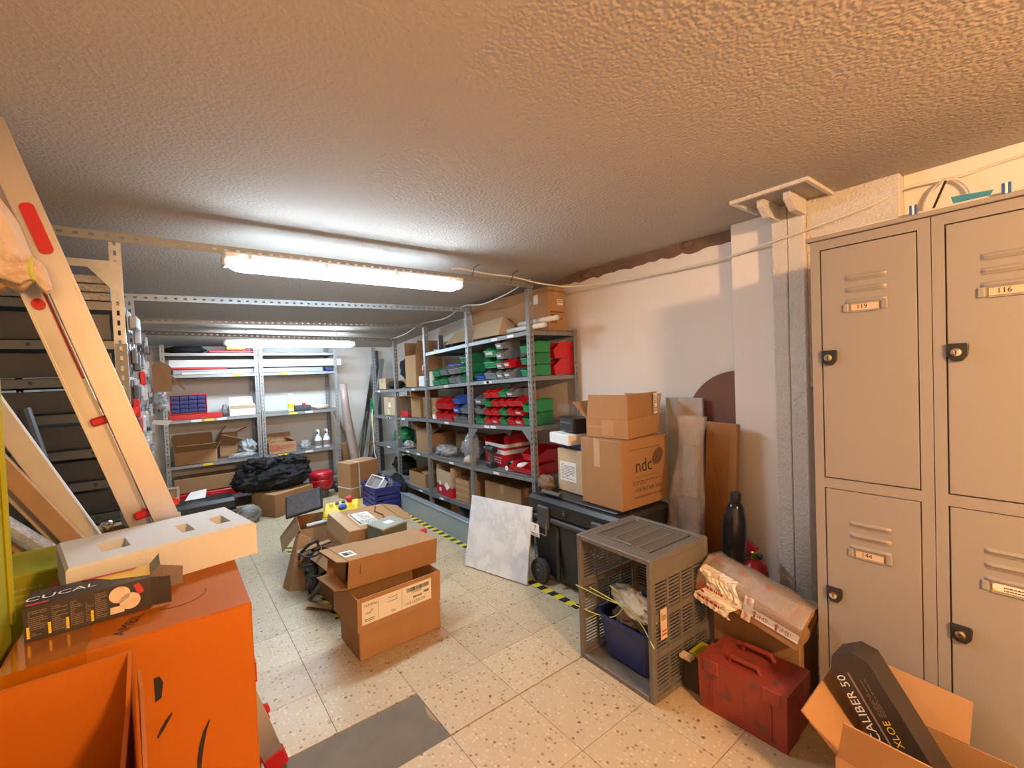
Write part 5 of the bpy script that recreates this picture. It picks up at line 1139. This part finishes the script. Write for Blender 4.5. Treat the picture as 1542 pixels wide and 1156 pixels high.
# ------------------------------------------------------------------ grey steel lockers
LKX, LKY, LKP = 1.84, .616, .32
t = thing('locker', 'brown-grey steel lockers with numbered doors and black locks along the right wall', 'locker', (LKX, LKY, 0))
m = 'locker_paint'
NC = 3; LW = NC*LKP
obj('carcass', MB().box((.022, -LW, .05), (.50, 0, 1.74), .003), m, t)
obj('plinth', MB().box((.03, -LW+.005, 0), (.49, -.005, .05)), m, t)
obj('top_plate', MB().box((-.012, -LW-.006, 1.742), (.505, .010, 1.756), .002), m, t)
ZU0, ZU1, ZL0, ZL1 = .908, 1.706, .075, .868
for c_ in range(NC):
    y1 = -c_*LKP; y0 = y1-LKP
    fr = obj('door_frame', MB().box((0, y0+.001, .05), (.022, y0+.031, 1.74)).box((0, y1-.029, .05), (.022, y1-.001, 1.74)).box((0, y0+.031, ZU1+.003), (.022, y1-.029, 1.74)).box((0, y0+.031, ZL1+.003), (.022, y1-.029, ZU0-.003)).box((0, y0+.031, .05), (.022, y1-.029, ZL0-.003)), m, t)
    for z0, z1, num in ((ZU0, ZU1, ('119', '116', '116')[c_]), (ZL0, ZL1, ('144', None, None)[c_])):
        d = obj('door', MB().box((.0015, y0+.034, z0), (.012, y1-.032, z1), .002), m, t)
        for i in range(3):                                   # pressed louvres
            zc = z1-.110-i*.0405; mb = MB()
            def lv(u, v):
                e = min(1, min(u, 1-u)*14); return Vector((.0015-.008*math.sin(PI*min(1, v*1.15))**.8*e if v < .87 else .0015-.003*e, y1-.102-u*.112, zc+.009-.018*v))
            obj('louvre', mb.grid(lv, 20, 8), m, d, smooth=True, fix=False)
        zc = z1-.210
        pl = obj('number_holder', MB().box((-.003, y1-.195, zc-.017), (.0015, y1-.115, zc-.012), .001).box((-.003, y1-.195, zc+.012), (.0015, y1-.115, zc+.015), .001).box((-.004, y1-.215, zc-.014), (.0015, y1-.199, zc+.014), .002).box((-.004, y1-.111, zc-.014), (.0015, y1-.096, zc+.014), .002), m, d)
        cdm = obj('number_card', MB().box((-.0005, y1-.192, zc-.011), (.0012, y1-.118, zc+.011)), 'wood_pale' if num else 'sticker_yellow', d)
        if num: write(num, .020, FM((-.0012, y1-.148, zc), (0,-1,0), (0,0,1)), 'ink', cdm)
        else:
            obj('paper_tag', MB().ext([(-.0012, y1-.118, zc-.004), (-.0012, y1-.118, zc+.008), (-.0012, y1-.128, zc+.013), (-.0012, y1-.190, zc+.010), (-.0012, y1-.190, zc-.010), (-.0012, y1-.128, zc-.009)], (-.0008, 0, 0)), 'paper_white', d); obj('print', lines(FM((-.0024, y1-.14, zc-.008), (0,-1,0), (0,0,1)), .045, .016, 2, 91), 'ink_brown', d)
        zc = z1-.376; yc = y1-.052
        lk = obj('lock_plate', MB().ext([(.0015, yc+.023, zc+.026), (.0015, yc-.023, zc+.026), (.0015, yc-.026, zc+.020), (.0015, yc-.024, zc-.010), (.0015, yc-.012, zc-.026), (.0015, yc+.008, zc-.026), (.0015, yc+.022, zc-.012)], (-.010, 0, 0)), 'black_plastic', d); bevel(lk, .003)
        obj('lock_barrel', MB().lathe([(.013,0),(.012,.006),(.006,.007)], (0,0,0), 16, FM((-.0085, yc, zc), (0,-1,0), (0,0,1)), ), 'chrome', lk)
        obj('key_slot', MB().box((-.0162, yc-.0015, zc-.005), (-.0155, yc+.0015, zc+.005)), 'ink', lk)
# things on the lockers
single('white_board', MB().box((0,0,0), (.36,.93,.012), .002), 'board_white', 'thin white board lying along the top of the lockers', 'board', loc=(LKX+.02, LKY-.945, 1.757))
t = thing('scoop', 'small blue plastic scoop lying on the lockers', 'scoop', (LKX+.08, .22, 1.770), R(20))
obj('bowl', MB().ext([(0,-.035,0), (.04,-.035,0), (.04,.035,0), (0,.035,0)], (0,0,.004)).ext([(0,-.035,0), (0,.035,0), (-.012,.045,.028), (-.012,-.045,.028)], (.003,0,0)), 'blue_scoop', t); obj('handle', MB().box((.04,-.01,0), (.10,.01,.006), .002), 'blue_scoop', t)
for i, y in enumerate((.335, .142)):
    t = thing('cable_clip', 'blue and white striped clip on the edge of the lockers, %s' % ('by the leaning black tie' if i == 0 else 'past the blue scoop'), 'clip', (LKX-.004, y, 1.757))
    for j in range(3): obj('stripe', MB().box((0, -.009+j*.006, 0), (.012, -.003+j*.006, .030), .001), 'blue_plastic' if j != 1 else 'white_plastic', t)

# ------------------------------------------------------------------ open carton with a long black box
t = thing('cardboard_box', 'open brown carton with spread flaps on the floor in front of the lockers', 'box', (1.585, .285, 0))
W, D, H = .32, .315, .22; k = .004
obj('body', MB().box((-W/2,-D/2,0), (W/2,D/2,k)).box((-W/2,-D/2,k), (-W/2+k,D/2,H)).box((W/2-k,-D/2,k), (W/2,D/2,H)).box((-W/2+k,-D/2,k), (W/2-k,-D/2+k,H)).box((-W/2+k,D/2-k,k), (W/2-k,D/2,H)), 'cardboard', t)
obj('flap', MB().ext([(-W/2+.005, D/2, H), (W/2-.04, D/2, H), (W/2-.045, D/2+.085, H+.105), (-W/2+.0, D/2+.085, H+.080)], (0, -.004, .003)), 'cardboard', t)
obj('flap', MB().ext([(-W/2, D/2-.004, H), (-W/2, -D/2, H), (-W/2-.035, -D/2+.01, H+.125), (-W/2-.035, D/2-.030, H+.130)], (.004, 0, .001)), 'cardboard', t)
obj('flap', MB().ext([(W/2, D/2-.01, H), (W/2, -D/2+.09, H), (W/2+.078, -D/2+.09, H+.085), (W/2+.078, D/2-.02, H+.10)], (-.003, 0, .003)), 'cardboard', t)
obj('flap', MB().ext([(-W/2+.01, -D/2, H), (W/2-.01, -D/2, H), (W/2-.02, -D/2-.13, H+.03), (-W/2+.02, -D/2-.13, H+.03)], (0, .001, .004)), 'cardboard', t)
t = thing('product_box', 'long black printed box standing slanted in the open carton by the lockers', 'box', (1.60, .215, .05), rot=(R(-33), R(3), 0))
BW, BT, BL = .115, .10, .46
o = obj('body', MB().ext([(-BT/2, -BW/2, 0), (-BT/2, BW/2, 0), (-BT/2, BW/2, BL-.035), (-BT/2, BW/2-.025, BL), (-BT/2, -BW/2+.03, BL), (-BT/2, -BW/2, BL-.03)], (BT, 0, 0)), 'printed_dark', t); bevel(o, .003)
G = lambda u, v: FM((-BT/2-.0008, u, v), (0,0,-1), (0,-1,0)) 
write('CALIBER 50', .034, FM((-BT/2-.0008, BW/2-.018, BL*.70), (0,0,1), (0,1,0)), 'card_white', t, sx=1.0)
obj('print_rule', MB().box((-BT/2-.001, .012, BL*.36), (-BT/2-.0002, .017, BL-.05)), 'printed_grey', t)
obj('print', lines(FM((-BT/2-.0008, -.022, BL*.64), (0,0,1), (0,1,0)), .10, .022, 4, 93), 'printed_grey', t)
write('XLOE', .026, FM((-BT/2-.0008, -.010, BL*.55), (0,0,1), (0,1,0)), 'sticker_yellow', t)
obj('photo_patch', MB().ext([(-BT/2-.0008, -.045, BL*.22), (-BT/2-.0008, .01, BL*.22), (-BT/2-.0008, .005, BL*.36), (-BT/2-.0008, -.03, BL*.33), (-BT/2-.0008, -.045, BL*.38)], (-.0006, 0, 0)), 'printed_blue', t)
obj('bracket_print', MB().box((-BT/2-.0010, .010, BL*.34), (-BT/2-.0002, .024, BL*.37)), 'card_white', t)

# ------------------------------------------------------------------ orange cartons in the left foreground
t = thing('cardboard_box', 'big glossy orange carton carrying the white foam block', 'box', (-.065, 1.375, 0))
obj('body', MB().box((-.19,-.245,0), (.19,.245,.84), .004), 'orange_card', t)
obj('top_face', MB().box((-.188,-.243,.8398), (.188,.243,.8408)), 'orange_card', t)
obj('glossy_tape', MB().box((-.185,-.2462,.80), (-.075,-.2452,.841)).box((-.185,-.2462,.8409), (-.075,.10,.8416)), 'tape_gloss', t)
write('AMBIL', .030, FM((-.018, -.180, .8418), (.40, 1, 0), (-1, .40, 0)), 'ink', t)
obj('pen_arc', MB().tube([(-.055+.05*math.cos(a), -.155+.05*math.sin(a), .8412) for a in [PI*k_/12+.6 for k_ in range(9)]], .0006, 4).tube([(.06+.055*math.cos(a), -.10+.055*math.sin(a), .8412) for a in [PI*k_/12-2.2 for k_ in range(10)]], .0006, 4), 'ink', t)
def stroke(pts, w_):
    mb = MB(); L_ = [Vector((x, -.2458, z)) for x, z in pts]; n = len(L_)
    up_ = []; dn = []
    for i, p in enumerate(L_):
        d = (L_[min(i+1, n-1)]-L_[max(i-1, 0)]).normalized(); q = Vector((d.z, 0, -d.x)); ww = w_*math.sin(PI*(i+.6)/(n+.2)); up_.append(p+q*ww); dn.append(p-q*ww)
    return mb.add(up_+dn, [(i, i+1, n+i+1, n+i) for i in range(n-1)])
obj('black_mark', stroke([(.103,.622),(.094,.602),(.087,.575),(.083,.55),(.081,.525),(.082,.50)], .0045), 'ink', t); obj('black_mark', stroke([(.043,.667),(.034,.655),(.026,.642),(.018,.628)], .0035), 'ink', t)  # two curved printed brush strokes on the front
obj('black_mark', MB().ext([(.018,-.2464,.748), (.027,-.2464,.748), (.032,-.2464,.735), (.028,-.2464,.705), (.018,-.2464,.70)], (0,.0008,0)), 'ink', t)  # small flat black patch on the front face
obj('side_clip', MB().box((.1905,-.235,.655), (.194,-.20,.70), .001), 'red_plastic', t)
t = thing('cardboard_box', 'open-topped orange carton with empty inside in front of the foam-topped one', 'box', (-.165, .83, 0))
k = .006; bx0, bx1, by0, by1, hh = -.085, .092, -.30, .255, .838
obj('body', MB().box((bx0, by1-k, 0), (bx1, by1, hh)).box((bx0, by0, 0), (bx1, by0+k, .60)).box((bx0, by0+k, 0), (bx0+k, by1-k, hh-.05)).box((bx0+k, by0+k, .30), (bx1-k, by1-k, .306)).ext([(bx1-k, by0+k, 0), (bx1-k, by1-k, 0), (bx1-k, by1-k, hh), (bx1-k, by1-.05, hh-.016), (bx1-k, by1-.11, hh-.05), (bx1-k, by0+k, hh-.10)], (k,0,0)), 'orange_card', t)
obj('side_flap', MB().ext([(bx1+.008, by1-.06, .50), (bx1+.008, by1-.060, hh-.012), (bx1+.014, by1-.12, hh-.018), (bx1+.032, by0+.10, hh-.02), (bx1+.032, by0+.10, .50)], (.005, 0, 0)), 'orange_card', t)
obj('black_mark', MB().box((bx1-k-.0006, by1-.13, hh-.20), (bx1-k, by1-.105, hh-.13)), 'ink', t)  # flat black bar on the inner side wall

# foam block with recesses
t = thing('foam_packing', 'white polystyrene packing block with recesses on the orange carton', 'foam', (-.032, 1.535, .8418), R(11))
FLx, FLy, FH = .185, .125, .088
o = MB(); xs = [-FLx, -.125, -.07, .035, .065, .115, .150, FLx]; ys = [-FLy, -.06, .03, FLy]
hol = {(1, 1): .05, (3, 1): .035, (5, 1): .05}
idx = {}
def hv(i, j): return FH
V_ = []; F_ = []
def vtx(x, y, z): V_.append((x, y, z)); return len(V_)-1
for i in range(len(xs)-1):
    for j in range(len(ys)-1):
        d_ = hol.get((i, j), 0); z = FH-d_
        q = [vtx(xs[i], ys[j], z), vtx(xs[i+1], ys[j], z), vtx(xs[i+1], ys[j+1], z), vtx(xs[i], ys[j+1], z)]; F_.append(tuple(q))
        if d_:
            p_ = [vtx(xs[i], ys[j], FH), vtx(xs[i+1], ys[j], FH), vtx(xs[i+1], ys[j+1], FH), vtx(xs[i], ys[j+1], FH)]
            F_ += [(p_[a], p_[(a+1) % 4], q[(a+1) % 4], q[a]) for a in range(4)]
b_ = .006
T_ = [vtx(-FLx, -FLy, FH), vtx(FLx, -FLy, FH), vtx(FLx, FLy, FH), vtx(-FLx, FLy, FH)]
M1 = [vtx(-FLx-b_, -FLy-b_, FH-b_), vtx(FLx+b_, -FLy-b_, FH-b_), vtx(FLx+b_, FLy+b_, FH-b_), vtx(-FLx-b_, FLy+b_, FH-b_)]
M2 = [vtx(-FLx-b_, -FLy-b_, 0), vtx(FLx+b_, -FLy-b_, 0), vtx(FLx+b_, FLy+b_, 0), vtx(-FLx-b_, FLy+b_, 0)]
for A1, B1 in ((T_, M1), (M1, M2)): F_ += [(A1[a], A1[(a+1) % 4], B1[(a+1) % 4], B1[a]) for a in range(4)]
F_.append(tuple(M2[::-1]))
obj('block', MB().add(V_, F_), 'foam', t, fix=False)
# small black printed box with open end
t = thing('product_box', 'small black printed lamp box lying open on the orange carton', 'box', (-.145, 1.293, .8425), R(2.5))
w_, d_, h_ = .095, .045, .066; k = .0015
obj('body', MB().box((-w_,-d_,0), (w_,d_,k)).box((-w_,-d_,h_-k), (w_,d_,h_)).box((-w_,-d_,k), (w_,-d_+k,h_-k)).box((-w_,d_-k,k), (w_,d_,h_-k)).box((-w_,-d_+k,k), (-w_+k,d_-k,h_-k)), 'printed_dark', t)
obj('top_print', MB().ext([(-.005, d_-.002, h_+.0004), (w_, d_-.002, h_+.0004), (w_, -d_+.012, h_+.0004), (.03, -d_+.045, h_+.0004)], (0,0,.0004)), 'printed_yellow', t); obj('red_print', MB().ext([(-.02, d_-.002, h_+.0009), (w_-.02, d_-.002, h_+.0009), (w_-.03, d_-.014, h_+.0009), (-.01, d_-.012, h_+.0009)], (0,0,.0004)).ext([(-w_+.004, -d_+.003, h_+.0009), (-w_+.035, -d_+.003, h_+.0009), (-w_+.035, -d_+.012, h_+.0009), (-w_+.004, -d_+.012, h_+.0009)], (0,0,.0004)), 'ink_red', t)
write('CUCAL', .032, FM((-.045, -.005, h_+.0008), (1,0,0), (0,1,0)), 'card_white', t)
FF = lambda x, z: FM((x, -d_-.0006, z), (1,0,0), (0,0,1))
for i, (x, ww, hh_) in enumerate(((-.088, .026, .05), (-.056, .022, .05), (-.030, .018, .05), (-.008, .012, .04), (.006, .018, .052))):
    obj('print', lines(FF(x, .008) , ww, hh_, 13, 95+i), 'printed_grey', t)
for x in (-.091, -.062, -.037, -.001): obj('yellow_bar', MB().box((x, -d_-.001, .006), (x+.004, -d_-.0004, .028)), 'sticker_yellow', t)
for (x, z, r_) in ((.044, .045, .017), (.060, .027, .017)): obj('photo_disc', MB().lathe([(r_,0),(r_,.0005)], (0,0,0), 22, FF(x, z)), 'printed_photo', t)
obj('photo_block', MB().box((.028, -d_-.001, .008), (.050, -d_-.0004, .022)), 'printed_photo', t); obj('red_flash', MB().ext([(.066,-d_-.0011,.058), (.076,-d_-.0011,.060), (.084,-d_-.0011,.040), (.074,-d_-.0011,.036)], (0,.0006,0)), 'ink_red', t)
obj('end_flap', MB().ext([(w_,-d_,.004), (w_+.034,-d_-.006,.002), (w_+.034,-d_-.006,h_-.006), (w_,-d_,h_)], (0,.0012,0)), 'printed_dark', t); obj('end_flap', MB().ext([(w_,-d_,h_), (w_,d_,h_), (w_+.018,d_-.005,h_+.022), (w_+.018,-d_+.002,h_+.020)], (0,0,.0012)), 'grey_plastic', t); obj('end_flap', MB().ext([(w_,d_,.004), (w_+.060,d_-.004,.004), (w_+.062,d_-.006,h_-.020), (w_,d_,h_)], (0,.0012,0)), 'printed_grey', t)

# lime cartons
t = thing('cardboard_box', 'tall lime-green carton standing at the left of the orange cartons', 'box', (-.484, 1.135, 0))
obj('body', MB().box((-.22,-.19,0), (.215,.19,1.53), .004), 'lime_card', t); obj('folded_edge', MB().box((.215,.176,.86), (.222,.192,1.53), .002), 'lime_card', t)
t = thing('cardboard_box', 'low lime-green carton with faint print behind the foam block', 'box', (-.43, 1.83, 0), R(2))
obj('body', MB().box((-.20,-.13,0), (.185,.12,.845), .004), 'lime_card', t); obj('print', lines(FM((.02,-.1308,.765), (1,0,0), (0,0,1)), .12, .05, 3, 99), 'lime_print', t)

# ------------------------------------------------------------------ ladder leaning to the left
lad = thing('ladder', 'aluminium ladder with red plastic fittings leaning behind the orange carton', 'ladder', (.243, 1.72, 0))
sl = -.284; LH = 2.02
dirv = Vector((sl, 0, 1)).normalized(); LL = LH/dirv.z
def stile(off, yoff, hw=.028):
    s = Vector((1, 0, -sl)).normalized(); M = Matrix((s, Vector((0,1,0)), dirv)).transposed().to_4x4(); M.translation = (off, yoff, 0)
    mb = MB()
    mb.box((-hw,-.013,0), (hw,-.010,LL), 0, M).box((-hw,-.010,0), (-hw+.003,.013,LL), 0, M).box((hw-.003,-.010,0), (hw,.013,LL), 0, M)
    o = obj('stile', mb, 'aluminium', lad); obj('lip', MB().box((-hw-.002,-.016,0), (-hw+.004,-.010,LL), 0, M).box((hw-.004,-.016,0), (hw+.002,-.010,LL), 0, M), 'aluminium', o)
    obj('foot', MB().box((-hw-.006,-.018,-.002), (hw+.006,.018,.06), .006, M), 'red_plastic', lad)
    return M
MA = stile(0, 0); MB_ = stile(-.068, .052, .024); MC = stile(-.016, .26); MD = stile(-.080, .30, .024)
for i in range(7):
    d_ = .22+i*.28
    for P_, Q_ in ((MA, MC), (MB_, MD)):
        obj('rung', MB().tube([P_ @ Vector((0, .014, d_)), Q_ @ Vector((0, -.014, d_))], .014, 8), 'aluminium', lad)
for d_ in (1.28, .98):
    obj('section_clip', MB().box((-.070, .014, d_), (.042, .026, d_+.024), .005, MA), 'red_plastic', lad)
def plate(M, d_, hx, hl, name):
    P = [(hx*math.cos(a)*1.0, -.0165, d_+hl*(1 if math.sin(a) > 0 else -1)+hx*.8*math.sin(a)) for a in [2*PI*k_/20 for k_ in range(20)]]
    return obj(name, MB().ext([M @ Vector(p) for p in P], M.to_3x3() @ Vector((0, -.004, 0))), 'red_plastic', lad)
plate(MA, 1.82, .015, .055, 'red_plate')
P = [(.014*math.cos(a), -.0165, 1.62+.016*math.sin(a)) for a in [2*PI*k_/18 for k_ in range(18)]]
obj('red_badge', MB().ext([MB_ @ Vector(p) for p in P], (0,-.004,0)), 'red_plastic', lad)
obj('red_strip', MB().box((.018,-.020,1.40), (.023,-.0165,1.78), 0, MB_), 'red_plastic', lad)
for d_ in (.20, .36): obj('red_stop', MB().box((.027,-.012,d_), (.042,.008,d_+.03), .004, MA), 'red_plastic', lad)

# cloth bundle hung beside the ladder
t = thing('cloth_bundle', 'stained cream cloth bundle tied at its end beside the ladder top', 'bundle', (-.255, 1.655, 1.655))
def cloth(u, v):
    a = 2*PI*u; prof = [(0, .004), (.012, .030), (.05, .034), (.08, .026), (.13, .080), (.22, .112), (1, .115)]
    for i in range(len(prof)-1):
        if v <= prof[i+1][0]: f_ = (v-prof[i][0])/(prof[i+1][0]-prof[i][0]); r_ = prof[i][1]*(1-f_)+prof[i+1][1]*f_; break
    r_ *= 1+.10*math.sin(a*7+v*5)*(1-v*.6)+.18*noise.noise(Vector((math.cos(a)*2, math.sin(a)*2, v*6)))
    cx = .030-.42*v; cz = -.065+.115*min(1, v*5)-.02*v; cy = 0
    return Vector((cx, cy+r_*math.sin(a)*.55, cz+r_*math.cos(a)))
obj('cloth', MB().grid(cloth, 36, 40), 'cream_cloth', t, smooth=True, fix=False)
obj('tie', MB().tube([(-.004, .022*math.cos(a), -.022+.028*math.sin(a)) for k_, a in enumerate([2*PI*i/12 for i in range(13)])], .005, 6), 'cord_green', t)

# boards and tubes leaning behind the lime carton
def leanb(label, y, x0, z0, x1, z1, w_, th, mat, cat='board', name='wooden_board'):
    return lean(label, (x0, y, z0), (x1, y+.02, z1), w_, th, mat, name, cat)
leanb('white painted board leaning behind the ladder over thinner boards', 2.105, .10, .03, -.50, 1.42, .062, .022, 'board_white')
leanb('plain brown board leaning below the white painted one', 2.075, .16, .03, -.52, 1.27, .050, .020, 'wood')
leanb('pale wooden board leaning between the brown boards', 2.135, .13, .03, -.60, 1.32, .040, .018, 'wood_pale')
leanb('brown board lowest in the leaning fan of boards', 2.045, .14, .14, -.62, 1.16, .055, .02, 'wood')
rod('clear_tube', 'clear plastic tube with bright reflections leaning on the boards', 'tube', (-.06, 2.008, .506), (-.62, 2.012, 1.175), .024, 'bubble', n=16)
rod('dark_rod', 'dark round rod leaning against the left rack', 'rod', (-.32, 2.32, .81), (-.415, 2.37, 1.26), .018, 'steel_dark')
c = carton('brown carton with a yellow edge standing at the foot of the left rack', (.44, .17, .79), (-.20, 2.285, 0), 0, m='cardboard', tape=None); obj('yellow_edge', MB().box((-.22,-.088,.782), (.22,-.0852,.793)), 'sticker_yellow', c)
t = thing('junction_box', 'small grey-green electrical box on the yellow-edged carton', 'box', (-.115, 2.28, .794), R(12))
obj('body', MB().box((-.045,-.035,0), (.045,.035,.10), .006), 'tarp_grey', t); obj('lid', MB().box((-.04,-.040,.008), (.04,-.0355,.092), .003), 'olive_lid', t)
single('door_knob', MB().lathe([(.010,0),(.012,.012),(.022,.022),(.022,.034),(.012,.042)], (0,0,0), 16), 'chrome', 'small shiny knob on the yellow-edged carton', 'knob', loc=(-.20, 2.235, .794), smooth=True)

# things on the right-hand shelves rest on the higher end of their (slightly sagging) shelf
bpy.context.view_layer.update()
def tree(o): return [o]+[c for k in o.children for c in tree(k)]
for o in [o for o in bpy.data.objects if o.parent is None and o.get('category') and o is not rackB and o.get('category') != 'bin']:
    ps = [q.matrix_world @ Vector(c) for q in tree(o) if q.type == 'MESH' for c in q.bound_box]
    if not ps: continue
    x0, y0, y1, z0 = min(p.x for p in ps), min(p.y for p in ps), max(p.y for p in ps), min(p.z for p in ps)
    if x0 < 1.97 or y0 < 2.2 or y1 > 5.5: continue
    for k in SZ:
        if k == 1 and y1 > 4.1: continue
        h = max(top(k, max(y0, 2.4)), top(k, min(y1, 5.43)))
        if -.03 < z0-h < .012: o.location.z += h+.0015-z0
